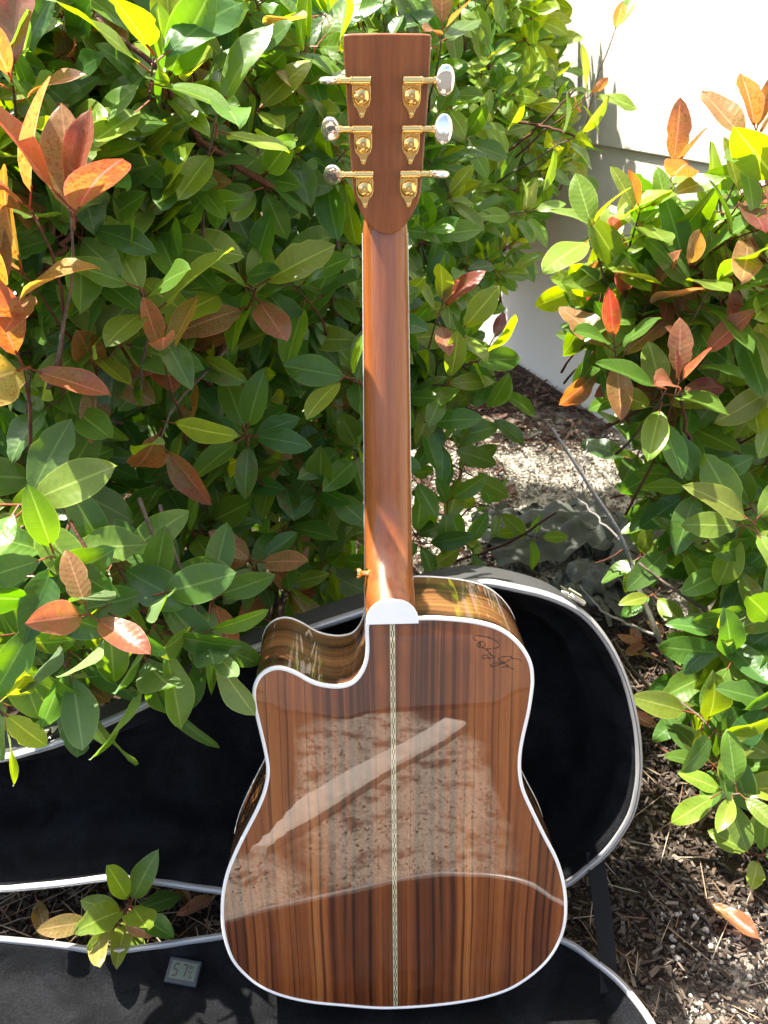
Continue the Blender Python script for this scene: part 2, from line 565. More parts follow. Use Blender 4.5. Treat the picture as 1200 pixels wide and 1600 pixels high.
def stucco():
    m, nt, out = new_mat('pale_stucco')
    k = NT(nt)
    co = k.obj()
    f = k.noise(co, 180.0, 4, 0.6)
    b = k.noise(co, 1.3, 4, 0.6)
    col = k.mix(b, (0.55, 0.51, 0.435), (0.62, 0.58, 0.50))
    p = k.n('ShaderNodeBsdfPrincipled', {'Roughness': 0.9, 'Specular IOR Level': 0.2})
    k.link(col, p.inputs['Base Color'])
    k.link(k.bump(f, 0.5, 0.003), p.inputs['Normal'])
    k.link(p.outputs[0], out.inputs[0])
    return m


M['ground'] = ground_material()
M['stucco'] = stucco()
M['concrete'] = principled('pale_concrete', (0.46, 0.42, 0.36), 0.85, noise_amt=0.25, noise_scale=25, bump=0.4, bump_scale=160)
M['fabric'] = principled('weed_fabric', (0.058, 0.064, 0.052), 0.9, noise_amt=0.35, noise_scale=30, bump=0.8, bump_scale=500)

# ------------------------------------------------------------------ the setting: ground, wall, edging
gs = 60
xs = np.concatenate([np.linspace(-gs, -3, 12), np.linspace(-2.8, 2.8, 90), np.linspace(3, gs, 12)])
ys = np.concatenate([np.linspace(-gs, -3.2, 10), np.linspace(-3, 4.2, 110), np.linspace(4.5, gs, 14)])
gv, gf = [], []
for j, yy in enumerate(ys):
    for i, xx in enumerate(xs):
        near = max(0.0, 1 - max(abs(xx), abs(yy - 0.8)) / 3.0)
        flat = 1.0 if (-1.2 < xx < 0.42 and 0.1 < yy < 0.9) else 0.0
        h = mnoise.noise(Vector((xx * 3.1, yy * 3.1, 0))) * 0.012 * near
        gv.append((xx, yy, (h - 0.004) * (1 - flat) - 0.004 * flat))
nx = len(xs)
for j in range(len(ys) - 1):
    for i in range(nx - 1):
        gf.append((j * nx + i, j * nx + i + 1, (j + 1) * nx + i + 1, (j + 1) * nx + i))
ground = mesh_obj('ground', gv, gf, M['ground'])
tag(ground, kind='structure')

W0 = Vector((0.56, 2.80, 0))
WD = Vector((0.343, -0.939, 0)).normalized()
WN = Vector((-0.939, -0.343, 0)).normalized()          # faces the garden


def wall_pt(s, n, z): return W0 + WD * s + WN * n + Vector((0, 0, z))


wall = empty('garden_wall', W0)
tag(wall, 'tall pale stucco wall with a horizontal ledge, sunlit behind the bushes', 'wall')
mb = MB()
for (n, z0, z1) in ((0.0, -0.1, 0.79),):
    mb.add([wall_pt(s, q, z) - W0 for s in (-5.0, 4.5) for q in (n, n - 0.2) for z in (z0, z1)],
           [(0, 1, 3, 2), (4, 6, 7, 5), (0, 4, 5, 1), (2, 3, 7, 6), (0, 2, 6, 4), (1, 5, 7, 3)])
mb.build('lower_wall', M['stucco'], wall, smooth=False)
mb = MB()
mb.add([wall_pt(s, q, z) - W0 for s in (-5.0, 4.5) for q in (0.010, -0.19) for z in (0.792, 3.0)],
       [(0, 1, 3, 2), (4, 6, 7, 5), (0, 4, 5, 1), (2, 3, 7, 6), (0, 2, 6, 4), (1, 5, 7, 3)])
bevel(mb.build('upper_wall', M['stucco'], wall, smooth=False), 0.004)

added_dark_sheet = mesh_obj('added_dark_sheet', [(-8, -9, 0.012), (8, -9, 0.012), (8, -0.95, 0.012), (-8, -0.80, 0.012), (-8, -9, -0.05), (8, -9, -0.05), (8, -0.95, -0.05), (-8, -0.80, -0.05)], [(0, 1, 2, 3), (3, 2, 6, 7)], principled('added_dark_matte', (0.035, 0.033, 0.031), 0.9, noise_amt=0.4, noise_scale=300, bump=0.6, bump_scale=250), smooth=False)  # unseen dark sheet, added to keep the upper guitar back's reflection dark
tag(added_dark_sheet, kind='structure')

# pale concrete edging in front of the case (it shows in the lacquer)
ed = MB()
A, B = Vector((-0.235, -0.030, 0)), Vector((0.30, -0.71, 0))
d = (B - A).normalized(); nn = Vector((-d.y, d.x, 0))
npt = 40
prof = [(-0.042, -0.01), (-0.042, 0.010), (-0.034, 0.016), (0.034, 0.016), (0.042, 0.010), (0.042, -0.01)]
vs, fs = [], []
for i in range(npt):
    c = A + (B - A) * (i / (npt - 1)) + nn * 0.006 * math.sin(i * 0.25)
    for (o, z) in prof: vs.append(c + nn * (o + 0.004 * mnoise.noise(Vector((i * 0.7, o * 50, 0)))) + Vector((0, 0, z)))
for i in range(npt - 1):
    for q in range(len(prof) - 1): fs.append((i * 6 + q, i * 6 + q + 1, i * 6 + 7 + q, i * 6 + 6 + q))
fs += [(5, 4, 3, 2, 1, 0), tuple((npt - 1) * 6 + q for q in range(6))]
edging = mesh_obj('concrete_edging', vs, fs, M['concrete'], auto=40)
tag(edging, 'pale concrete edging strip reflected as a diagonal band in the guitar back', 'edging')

# ------------------------------------------------------------------ the guitar case
CASE = [(-1.08, 0.185), (-1.10, 0.14), (-1.08, 0.095), (-0.98, 0.085), (-0.86, 0.085), (-0.75, 0.07), (-0.66, 0.042), (-0.58, 0.029), (-0.50, 0.0294), (-0.413, 0.0382), (-0.3515, 0.0471),
        (-0.309, 0.0431), (-0.212, 0.0264), (-0.10, 0.008), (0.0, 0.0), (0.09, 0.001), (0.17, 0.012), (0.2364, 0.0363), (0.2598, 0.0587), (0.2852, 0.0838), (0.3018, 0.1124), (0.3161, 0.1471),
        (0.3204, 0.1929), (0.3176, 0.2351), (0.3082, 0.2833), (0.2917, 0.3345), (0.2676, 0.381), (0.2403, 0.4143), (0.2153, 0.4312), (0.1833, 0.4439), (0.1585, 0.4495), (0.1262, 0.4565), (0.1039, 0.4575),
        (0.04, 0.4440), (-0.0255, 0.4207), (-0.0677, 0.4062), (-0.1441, 0.3777), (-0.1851, 0.3605), (-0.2431, 0.3269), (-0.2986, 0.2962), (-0.3918, 0.252), (-0.4405, 0.236), (-0.4741, 0.2265), (-0.56, 0.222), (-0.66, 0.218), (-0.75, 0.205), (-0.86, 0.195), (-0.98, 0.192)]
CR = smooth_ring(catmull(CASE, 260), 1)
SHELL_A = math.radians(15.0)
HINGE = Vector((0, 0.645, 0.06))
case = empty('guitar_case', (0, 0.645, 0))
tag(case, 'open black guitar case with pale rim and plush lining behind the guitar', 'guitar case')
# local frames: x along the case, z across from the hinge, y into the depth of the half
sh_m = Matrix(((1, 0, 0, 0), (0, math.cos(SHELL_A), math.sin(SHELL_A), 0), (0, -math.sin(SHELL_A), math.cos(SHELL_A), 0.06), (0, 0, 0, 1)))
ld_m = Matrix(((1, 0, 0, 0), (0, 0, -0.92, -0.004), (0, -1, 0, 0.056), (0, 0, 0, 1)))     # depth points down, across points to the photographer


def loft(rings, closed_end=None):
    vs, fs = [], []
    n = len(rings[0])
    for r in rings: vs += [Vector(p) for p in r]
    for i in range(len(rings) - 1):
        for k in range(n):
            fs.append((i * n + k, i * n + (k + 1) % n, (i + 1) * n + (k + 1) % n, (i + 1) * n + k))
    return vs, fs


def ring3(R2, y): return [(p[0], y, p[1]) for p in R2]


def case_half(name, mat4, depth, wall_in, floor_in, lining_steps, shell_flat=0.03):
    part = None
    outR = CR
    r0 = inset_ring(outR, 0.003)
    rb = inset_ring(outR, 0.020)
    rc = inset_ring(outR, 0.045)
    vs, fs = loft([ring3(r0, 0.004), ring3(r0, 0.012), ring3(inset_ring(outR, 0.006), depth * 0.6), ring3(inset_ring(outR, 0.010), depth * 0.85), ring3(rb, depth)])
    V, T, D = fill_cdt(rb, 0.06)
    b = len(vs)
    vs += [Vector((p[0], depth, p[1])) for p in V]
    fs += [tuple(i + b for i in t) for t in T]
    part = mesh_obj(name, vs, fs, M['shell'], case, auto=60)
    part.matrix_local = mat4
    # rim: three ridges of the valance
    rr = []
    for (ins, y) in ((0.000, 0.010), (-0.001, 0.007), (-0.001, 0.001), (0.0005, -0.002), (0.0025, -0.0025), (0.0032, -0.0007), (0.0040, -0.0025), (0.0060, -0.002), (0.0072, 0.000), (0.0072, 0.012)):
        rr.append(ring3(outR + ring_normals(outR) * ins, y))
    vs, fs = loft(rr)
    mesh_obj('rim', vs, fs, M['rim'], part, auto=50)
    rings = []
    for (ins, y) in lining_steps:
        R = inset_ring(outR, ins)
        rings.append([(p[0], y + 0.0016 * mnoise.noise(Vector((p[0] * 30, y * 60, p[1] * 30))), p[1]) for p in R])
    vs, fs = loft(rings)
    V, T, D = fill_cdt(inset_ring(outR, lining_steps[-1][0]), 0.022)
    b = len(vs)
    yl = lining_steps[-1][1]
    vs += [Vector((p[0], yl - 0.0015 * mnoise.noise(Vector((p[0] * 25, 3, p[1] * 25))) * min(1, D[i] / 0.03), p[1])) for i, p in enumerate(V)]
    fs += [tuple(i + b for i in t) for t in T]
    lin = mesh_obj('lining', vs, fs, M['velvet'], part)
    return part, lin


shell, shell_lin = case_half('body_shell', sh_m, 0.105, 0, 0, [(0.0070, 0.003), (0.010, 0.005), (0.016, 0.020), (0.019, 0.045), (0.030, 0.053), (0.043, 0.058), (0.048, 0.070), (0.052, 0.090), (0.060, 0.096)])
lid, lid_lin = case_half('lid', ld_m, 0.054, 0, 0, [(0.0070, 0.003), (0.010, 0.005), (0.015, 0.016), (0.020, 0.026), (0.028, 0.033), (0.040, 0.036)])


def add_latch(X, S, ang, parent):
    """snap latch on the outer edge of the shell"""
    Mx = Matrix.Translation((X, 0, S)) @ Matrix.Rotation(ang, 4, 'Y')
    b = MB()
    b.box((0, 0.022, 0.0035), (0.026, 0.030, 0.002), Mx)
    b.box((0, 0.010, 0.007), (0.020, 0.016, 0.005), Mx)
    b.box((0, -0.001, 0.0075), (0.016, 0.010, 0.003), Mx)
    b.tube([Mx @ Vector((-0.011, 0.003, 0.006)), Mx @ Vector((0.011, 0.003, 0.006))], 0.003, 8)
    b.tube([Mx @ Vector((-0.009, 0.020, 0.008)), Mx @ Vector((0.009, 0.020, 0.008))], 0.0028, 8)
    b.tube([Mx @ Vector((-0.020, 0.006, 0.0045)), Mx @ Vector((-0.012, 0.004, 0.006))], [0.0015, 0.003], 6)
    o = b.build('latch', M['chrome'], parent, auto=40)
    bevel(o, 0.0006, 2)
    return o


for (X, S, a) in ((0.2225, 0.4285, 32), (-0.423, 0.2425, -17), (-0.12, 0.388, -19)):
    add_latch(X, S, math.radians(a), shell)
for X in (-0.10, 0.10):
    b = MB()
    b.tube([(X - 0.02, 0.0, -0.004), (X + 0.02, 0.0, -0.004)], 0.003, 8)
    b.box((X, 0.010, -0.0035), (0.04, 0.016, 0.0015))
    b.build('hinge', M['chrome'], shell)
# webbing strap that stops the shell from falling back
p0 = HINGE + Vector((0.272, math.sin(SHELL_A) * 0.080, math.cos(SHELL_A) * 0.080)) + Vector((0, 0.010, 0))
p1 = Vector((0.275, 0.553, 0.040))
n = 14
vs, fs = [], []
for i in range(n):
    t = i / (n - 1)
    c = p0.lerp(p1, t) + Vector((0.004 * math.sin(t * 3.1), -0.006 * math.sin(t * 3.14), -0.012 * math.sin(t * 3.14)))
    wv = Vector((0.0115, 0, 0)) + Vector((0, 0.003 * math.sin(t * 2.2), 0))
    up = Vector((0, -0.75, 0.66)) * 0.0007
    for (a, q) in ((-1, 1), (1, 1), (1, -1), (-1, -1)): vs.append(c + wv * a + up * q - case.location)
for i in range(n - 1):
    for q in range(4): fs.append((i * 4 + q, i * 4 + (q + 1) % 4, i * 4 + 4 + (q + 1) % 4, i * 4 + 4 + q))
mesh_obj('strap', vs, fs, M['strap'], case, auto=40)

# ------------------------------------------------------------------ the guitar
GU = Vector((0.999274, 0.038082, 0.001422)); GN = Vector((-0.036642, 0.970391, -0.238746)); GV = Vector((-0.010472, 0.23852, 0.971081))
G0 = Vector((0.0137, 0.52896, 0.04718))
GM = Matrix((GU, GN, GV)).transposed().to_4x4()
GM.translation = G0
guitar = empty('acoustic_guitar', matrix=GM)
tag(guitar, 'acoustic cutaway guitar with striped rosewood back standing in the open case', 'guitar')

OUT = [(-0.0267, 0.4997), (-0.0272, 0.4662), (-0.0315, 0.4475), (-0.0417, 0.4331), (-0.0544, 0.4291), (-0.069, 0.4303), (-0.0834, 0.4351), (-0.0969, 0.4443), (-0.111, 0.4513), (-0.1221, 0.4523), (-0.1342, 0.4469), (-0.1416, 0.4376), (-0.1453, 0.4252), (-0.145, 0.4059), (-0.1411, 0.3801), (-0.1371, 0.3531), (-0.1356, 0.3296), (-0.1403, 0.306), (-0.1498, 0.2822), (-0.1639, 0.2541), (-0.1775, 0.2255), (-0.1886, 0.1963), (-0.1948, 0.1663), (-0.1969, 0.1356), (-0.1951, 0.1086), (-0.1888, 0.081), (-0.1768, 0.0601), (-0.1593, 0.0405), (-0.1339, 0.025), (-0.1006, 0.0138), (-0.063, 0.0071), (-0.0251, 0.0013), (0.0015, -0.0001), (0.0397, 0.0009), (0.0779, 0.0047), (0.1084, 0.0109), (0.1387, 0.0228), (0.1646, 0.0435), (0.1825, 0.0661), (0.194, 0.0933), (0.1985, 0.1223), (0.1968, 0.1537), (0.1917, 0.1803), (0.1831, 0.2066), (0.1686, 0.2369), (0.1551, 0.2666), (0.1434, 0.294), (0.1384, 0.3159), (0.1375, 0.3398), (0.14, 0.3631), (0.1445, 0.3899), (0.1469, 0.4125), (0.1476, 0.4289), (0.1448, 0.4482), (0.1368, 0.4645), (0.1243, 0.4793), (0.1088, 0.4904), (0.0882, 0.4973), (0.0626, 0.5016), (0.0319, 0.5038), (0.0, 0.5020), (-0.018, 0.5008)]
BR = catmull(OUT, 420)
BR = smooth_ring(BR, 2)
NB = ring_normals(BR)


def front_ring(P):
    Q = P.copy()
    top = np.clip((P[:, 1] - 0.30) / 0.15, 0, 1)
    Q[:, 1] += 0.0085 * top
    hornm = np.clip((-P[:, 0] - 0.02) / 0.03, 0, 1) * np.clip((P[:, 1] - 0.40) / 0.03, 0, 1)
    Q[:, 1] += 0.005 * hornm
    return Q


def depth(v): return 0.105 - 0.010 * np.clip(v / 0.5, 0, 1)


FR = front_ring(BR)
FD = depth(BR[:, 1])
# back plate, gently arched
PR = BR + NB * 0.0030
V, T, D = fill_cdt(PR, 0.011)
def arch(d, u, v):
    e = np.clip(d / 0.022, 0, 1)
    return -0.0024 * (1 - (u / 0.22) ** 2 - ((v - 0.24) / 0.5) ** 2 * 0.6) * e * e * (3 - 2 * e)


ar = arch(D, V[:, 0], V[:, 1])
back = mesh_obj('back', [(V[i, 0], ar[i], V[i, 1]) for i in range(len(V))], T, M['rosewood'], guitar)


def band(P, Nn, y0, sgn, w, mat, name, hgt=0.0035, yv=None):
    """edge binding: a small rounded profile swept along the outline; sgn -1 on the back, +1 on the front"""
    yb = np.zeros(len(P)) if yv is None else yv
    rr = []
    for (ins, dy) in ((0.0, -sgn * hgt), (-0.0006, -sgn * hgt * 0.6), (-0.0006, sgn * 0.0), (0.0002, sgn * 0.0008), (0.0012, sgn * 0.0011), (w * 0.6, sgn * 0.0010), (w, sgn * 0.0006), (w, -sgn * 0.002)):
        R = P + Nn * ins
        rr.append([(R[i, 0], yb[i] + dy, R[i, 1]) for i in range(len(P))])
    vs, fs = loft(rr)
    return mesh_obj(name, vs, fs, mat, guitar, auto=60)


band(BR, NB, 0, -1, 0.0033, M['binding'], 'back_binding')
band(FR, ring_normals(FR), 0, 1, 0.005, M['binding'], 'top_binding', yv=FD)
rings = []
for k in range(7):
    t = k / 6
    y = 0.0025 * (1 - t) + t * (FD - 0.0025)
    R = BR * (1 - t) + FR * t
    rings.append([(R[i, 0], y[i], R[i, 1]) for i in range(len(R))])
vs, fs = loft(rings)
mesh_obj('side', vs, fs, M['rosewood_side'], guitar)
V, T, D = fill_cdt(FR + ring_normals(FR) * 0.0045, 0.04)
mesh_obj('soundboard', [(p[0], depth(p[1]), p[1]) for p in V], T, M['spruce'], guitar, smooth=False)
# centre strip
zz = np.linspace(0.004, 0.4975, 60)
vs, fs = [], []
for z in zz:
    dd = np.sqrt(((PR - np.array([0, z])) ** 2).sum(1)).min()
    y = float(arch(dd, 0.0, z))
    for (x, dy) in ((-0.0029, 0.0004), (-0.0027, -0.0004), (0.0027, -0.0004), (0.0029, 0.0004)): vs.append((x, y + dy, z))
for i in range(len(zz) - 1):
    for q in range(3): fs.append((i * 4 + q, i * 4 + q + 1, i * 4 + 5 + q, i * 4 + 4 + q))
mesh_obj('marquetry_strip', vs, fs, M['marquetry'], guitar, smooth=False)
# neck with heel
NF = 0.091
prof = [(0.501, 0.0275, 0.0905, 0.42), (0.512, 0.0272, 0.0900, 0.50), (0.519, 0.0268, 0.086, 0.6), (0.527, 0.0266, 0.075, 0.72), (0.536, 0.0265, 0.061, 0.8), (0.547, 0.0264, 0.047, 0.85), (0.560, 0.0262, 0.0355, 0.9), (0.576, 0.0260, 0.0285, 0.92), (0.596, 0.0257, 0.0250, 0.92),
        (0.640, 0.0251, 0.0235, 0.92), (0.70, 0.0243, 0.0225, 0.92), (0.76, 0.0236, 0.0218, 0.92), (0.82, 0.0229, 0.0212, 0.92), (0.860, 0.0225, 0.0208, 0.92), (0.884, 0.0222, 0.022, 0.9), (0.893, 0.0205, 0.020, 0.9)]
rows = catmull(prof, 60, closed=False)
vs, fs = [], []
NS = 25
for (v, w, dpt, ex) in rows:
    for k in range(NS):
        a = math.pi * k / (NS - 1)
        cx, sx = math.cos(a), math.sin(a)
        vs.append((math.copysign(abs(cx) ** 0.85, cx) * w, NF - dpt * (max(sx, 0) ** ex), v))
for i in range(len(rows) - 1):
    for k in range(NS - 1):
        fs.append((i * NS + k, i * NS + k + 1, (i + 1) * NS + k + 1, (i + 1) * NS + k))
    fs.append((i * NS + NS - 1, i * NS, (i + 1) * NS, (i + 1) * NS + NS - 1))
fs.append(tuple(range(NS)))
fs.append(tuple(reversed(range((len(rows) - 1) * NS, len(rows) * NS))))
mesh_obj('neck', vs, fs, M['mahogany'], guitar, auto=50)
# heel cap
hc = [(-0.0268, 0.4975), (0.0268, 0.4975), (0.0266, 0.503), (0.0252, 0.5085), (0.0222, 0.5140), (0.0175, 0.5188), (0.0110, 0.5224), (0.0, 0.5240), (-0.0110, 0.5224), (-0.0175, 0.5188), (-0.0222, 0.5140), (-0.0252, 0.5085), (-0.0266, 0.503)]
b = MB(); nh = len(hc)
b.add([(x, -0.0022, z) for x, z in hc] + [(x, 0.0022, z) for x, z in hc], [tuple(reversed(range(nh)))[::-1], tuple(range(nh, 2 * nh))[::-1]] + [(i, i + nh, (i + 1) % nh + nh, (i + 1) % nh) for i in range(nh)])
bevel(b.build('heel_cap', M['heel_white'], guitar, auto=30), 0.0006, 2)
# fingerboard and its binding
b = MB()
b.add([(-0.0222, NF, 0.876), (0.0222, NF, 0.876), (-0.0222, NF + 0.006, 0.876), (0.0222, NF + 0.006, 0.876), (-0.0282, NF + 0.0045, 0.40), (0.0282, NF + 0.0045, 0.40), (-0.0282, NF + 0.011, 0.40), (0.0282, NF + 0.011, 0.40)],
      [(0, 1, 3, 2), (4, 6, 7, 5), (0, 4, 5, 1), (2, 3, 7, 6), (0, 2, 6, 4), (1, 5, 7, 3)])
b.build('fingerboard', M['ebony'], guitar, smooth=False)
for s in (-1, 1):
    b = MB()
    b.tube([(s * 0.0224, NF + 0.0012, 0.878), (s * 0.0254, NF + 0.0012, 0.62), (s * 0.0266, NF + 0.0012, 0.515)], 0.0005, 6)
    b.build('fingerboard_binding', M['binding'], guitar)
# strap button on the heel
b = MB()
b.lathe([(0.0045, 0), (0.0048, 0.002), (0.003, 0.004), (0.0026, 0.008), (0.0055, 0.0105), (0.0062, 0.013), (0.0052, 0.015), (0.001, 0.0158)], 18, Matrix.Translation((-0.0225, 0.052, 0.533)) @ Matrix.Rotation(math.radians(-80), 4, 'Y') @ Matrix.Rotation(math.radians(20), 4, 'X'))
b.build('strap_button', M['gold'], guitar)
# headstock, tilted towards the photographer
HA = math.radians(14.0)
HM = Matrix.Translation((0, 0.066, 0.868)) @ Matrix.Rotation(HA, 4, 'X')
HEAD = [(0.0390, 0.1700), (0.0372, 0.1228), (0.0336, 0.0619), (0.0311, 0.0381), (0.0238, 0.0238), (0.0163, 0.0132), (0.0071, 0.0076), (-0.0037, 0.0076), (-0.0144, 0.0132), (-0.022, 0.0223), (-0.0278, 0.0357), (-0.0306, 0.0456), (-0.0339, 0.0973), (-0.0373, 0.1700)]
side_r = catmull(HEAD, 46, closed=False)
ol = [tuple(p) for p in side_r] + [(-0.0368, 0.1722), (-0.030, 0.1729), (0.0, 0.1733), (0.0315, 0.1729), (0.0385, 0.1722)]
b = MB(); nh = len(ol)
b.add([(x, 0.0, z) for x, z in ol] + [(x, 0.0150, z) for x, z in ol], [tuple(range(nh)), tuple(range(nh, 2 * nh))[::-1]] + [(i, i + nh, (i + 1) % nh + nh, (i + 1) % nh) for i in range(nh)])
hs = b.build('headstock', M['mahogany'], guitar, auto=30)
hs.matrix_local = HM
bevel(hs, 0.0015, 3, 40)
b = MB()
b.add([(x * 1.004, 0.0152, z) for x, z in ol] + [(x * 1.004, 0.0176, z) for x, z in ol], [tuple(range(nh)), tuple(range(nh, 2 * nh))[::-1]] + [(i, i + nh, (i + 1) % nh + nh, (i + 1) % nh) for i in range(nh)])
fv = b.build('face_veneer', M['ebony'], hs, smooth=False)
# tuners
TUN = [(-0.0220, 0.1257, -1, 88), (-0.0211, 0.0871, -1, 34), (-0.0203, 0.0493, -1, 44), (0.0225, 0.1257, 1, 8), (0.0222, 0.0871, 1, -6), (0.0208, 0.0495, 1, 90)]
for (x, z, sg, rot) in TUN:
    tn = MB()
    # lyre-shaped plate ending in a screw tab
    pl = [(-0.0078, 0.0150), (0.0078, 0.0150), (0.0082, 0.004), (0.0080, -0.003), (0.0066, -0.0080), (0.0042, -0.0105), (0.0026, -0.0140), (0.0018, -0.0172), (0.0, -0.0182), (-0.0018, -0.0172), (-0.0026, -0.0140), (-0.0042, -0.0105), (-0.0066, -0.0080), (-0.0080, -0.003), (-0.0082, 0.004)]
    m_ = len(pl)
    TM = Matrix.Translation((x, 0, z))
    tn.add([(p, -0.0013, q) for p, q in pl] + [(p, 0.0002, q) for p, q in pl], [tuple(range(m_)), tuple(range(m_, 2 * m_))[::-1]] + [(i, i + m_, (i + 1) % m_ + m_, (i + 1) % m_) for i in range(m_)], TM)
    tuner = tn.build('tuner', M['gold'], guitar, auto=30)
    tuner.matrix_local = HM
    bevel(tuner, 0.0004, 2)
    RX = Matrix.Rotation(math.radians(90), 4, 'X')
    b = MB()
    b.lathe([(0.0073, 0.0), (0.0074, 0.0032), (0.0068, 0.0046), (0.0052, 0.0058), (0.0030, 0.0066), (0.0028, 0.0058), (0.0012, 0.0058), (0.0010, 0.0066), (0.0004, 0.0068)], 24, TM @ Matrix.Translation((0, -0.0012, -0.0005)) @ RX)
    b.build('gear_cover', M['gold'], tuner, auto=40)
    b = MB()
    b.lathe([(0.0017, 0), (0.0016, 0.0006), (0.0006, 0.001)], 10, TM @ Matrix.Translation((0, -0.0013, -0.0148)) @ RX)
    b.build('screw', M['gold'], tuner)
    b = MB()
    zb = 0.0119
    ys_ = -0.0048
    pts, rd = [], []
    for i in range(15):                                      # the ridged worm housing
        pts.append((x - sg * 0.0080 + sg * 0.0160 * i / 14, ys_, z + zb)); rd.append(0.0041 if i % 2 == 0 else 0.0037)
    b.tube(pts, rd, 14)
    b.box((x, -0.0026, z + zb), (0.0158, 0.0044, 0.0066))
    x0 = x + sg * 0.0080
    b.tube([(x0, ys_, z + zb), (x0 + sg * 0.0012, ys_, z + zb), (x0 + sg * 0.0018, ys_, z + zb), (x0 + sg * 0.0105, ys_, z + zb), (x0 + sg * 0.0110, ys_, z + zb), (x0 + sg * 0.0130, ys_, z + zb)], [0.0042, 0.0042, 0.0030, 0.0027, 0.0033, 0.0033], 12)
    b.build('worm_housing', M['gold'], tuner, auto=40)
    # oval button, turned as it was left after tuning
    b = MB()
    bx = x0 + sg * 0.0208
    BM_ = Matrix.Translation((bx, ys_, z + zb)) @ Matrix.Rotation(math.radians(rot), 4, 'X')
    nu, nv = 20, 12
    vs2, fs2 = [], []
    for i in range(nv + 1):
        ph = -math.pi / 2 + math.pi * i / nv
        for j in range(nu):
            th = 2 * math.pi * j / nu
            cx, sx = math.cos(th), math.sin(th)
            r = math.cos(ph) ** 0.55 if 0 < i < nv else 0.0
            px = 0.0086 * r * math.copysign(abs(cx) ** 0.85, cx) * (1.0 if cx * sg > 0 else 0.95)
            pz = 0.0128 * r * math.copysign(abs(sx) ** 0.9, sx) * (1 - 0.10 * (cx * sg < 0) * abs(cx))
            vs2.append((px, 0.0033 * math.sin(ph), pz))
    for i in range(nv):
        for j in range(nu): fs2.append((i * nu + j, i * nu + (j + 1) % nu, (i + 1) * nu + (j + 1) % nu, (i + 1) * nu + j))
    b.add(vs2, fs2, BM_)
    b.tube([Vector((bx - sg * 0.0085, ys_, z + zb)), Vector((bx - sg * 0.004, ys_, z + zb))], [0.0030, 0.0034], 10)
    b.build('button', M['gold_button'], tuner, auto=None)

# signature in the upper right of the back
def sgp(x, y): return (0.0869 + (x - 345) * 0.0000905, 0.4714 - (y - 375) * 0.000098)


STROKES = [
    [(345, 385), (352, 352), (385, 345), (372, 395), (345, 372), (395, 330), (440, 360), (420, 392), (375, 400), (372, 340), (310, 305), (305, 275), (360, 268), (470, 290), (560, 330), (600, 375), (585, 405), (520, 418), (430, 412), (388, 398)],
    [(440, 440), (470, 432), (480, 470), (505, 462), (500, 490), (545, 500), (540, 520), (470, 520), (425, 528), (405, 510), (425, 490), (465, 492), (480, 520), (505, 548)],
    [(600, 555), (598, 530), (640, 515), (720, 512), (745, 530), (720, 555), (675, 578), (630, 570), (603, 545)],
    [(515, 625), (505, 610), (530, 590), (580, 582), (640, 588), (700, 612), (720, 640), (775, 662)],
    [(515, 625), (560, 618), (640, 590), (680, 580)],
    [(635, 635), (680, 632), (700, 618)],
    [(745, 535), (800, 545), (850, 560), (865, 580)],
]
b = MB()
for st in STROKES:
    pts = catmull([sgp(*p) for p in st], len(st) * 5, closed=False)
    P3 = []
    for (u, v) in pts:
        dd = np.sqrt(((PR - np.array([u, v])) ** 2).sum(1)).min()
        P3.append(Vector((u, float(arch(dd, u, v)) - 0.00025, v)))
    vs, fs = [], []
    for i, p in enumerate(P3):
        t = (P3[min(i + 1, len(P3) - 1)] - P3[max(i - 1, 0)]).normalized()
        w = t.cross(Vector((0, 1, 0))).normalized() * (0.00032 + 0.00012 * math.sin(i * 0.7))
        vs += [p - w, p + w]
    b.add(vs, [(2 * i, 2 * i + 1, 2 * i + 3, 2 * i + 2) for i in range(len(P3) - 1)])
b.build('signature', M['ink'], guitar, smooth=False)

# ------------------------------------------------------------------ hygrometer on the lid lining
HYM = Matrix.Translation((-0.251, 0.5800, 0.0345)) @ Matrix.Rotation(math.radians(-10), 4, 'Z') @ Matrix.Rotation(math.radians(24), 4, 'X')
hyg = empty('hygrometer', matrix=HYM)
tag(hyg, 'small digital hygrometer reading 57 percent lying on the plush lid lining', 'hygrometer')
b = MB(); b.box((0, 0, 0), (0.042, 0.029, 0.008))
bevel(b.build('housing', M['plastic_dark'], hyg, auto=30), 0.0015, 3)
b = MB(); b.box((0.0005, 0.001, 0.0042), (0.0335, 0.0195, 0.0006))
b.build('screen', M['lcd'], hyg, smooth=False)


def seg(bm_, cx, cy, w, h, t, on, shear=0.12):
    S = {'a': ((0, h / 2), (w, t)), 'g': ((0, 0), (w, t)), 'd': ((0, -h / 2), (w, t)), 'f': ((-w / 2, h / 4), (t, h / 2)), 'b': ((w / 2, h / 4), (t, h / 2)), 'e': ((-w / 2, -h / 4), (t, h / 2)), 'c': ((w / 2, -h / 4), (t, h / 2))}
    for c in on:
        (ox, oy), (sx, sy) = S[c]
        q = [(ox - sx / 2 * 0.92, oy - sy / 2 * 0.92), (ox + sx / 2 * 0.92, oy - sy / 2 * 0.92), (ox + sx / 2 * 0.92, oy + sy / 2 * 0.92), (ox - sx / 2 * 0.92, oy + sy / 2 * 0.92)]
        bm_.add([(cx + x + y * shear, cy + y, 0.0047) for x, y in q], [(0, 1, 2, 3)])


b = MB(); seg(b, -0.0095, 0.001, 0.0054, 0.0130, 0.0024, 'afgcd'); b.build('digit', M['ink'], hyg, smooth=False)
b = MB(); seg(b, 0.0012, 0.001, 0.0054, 0.0130, 0.0024, 'abc'); b.build('digit', M['ink'], hyg, smooth=False)
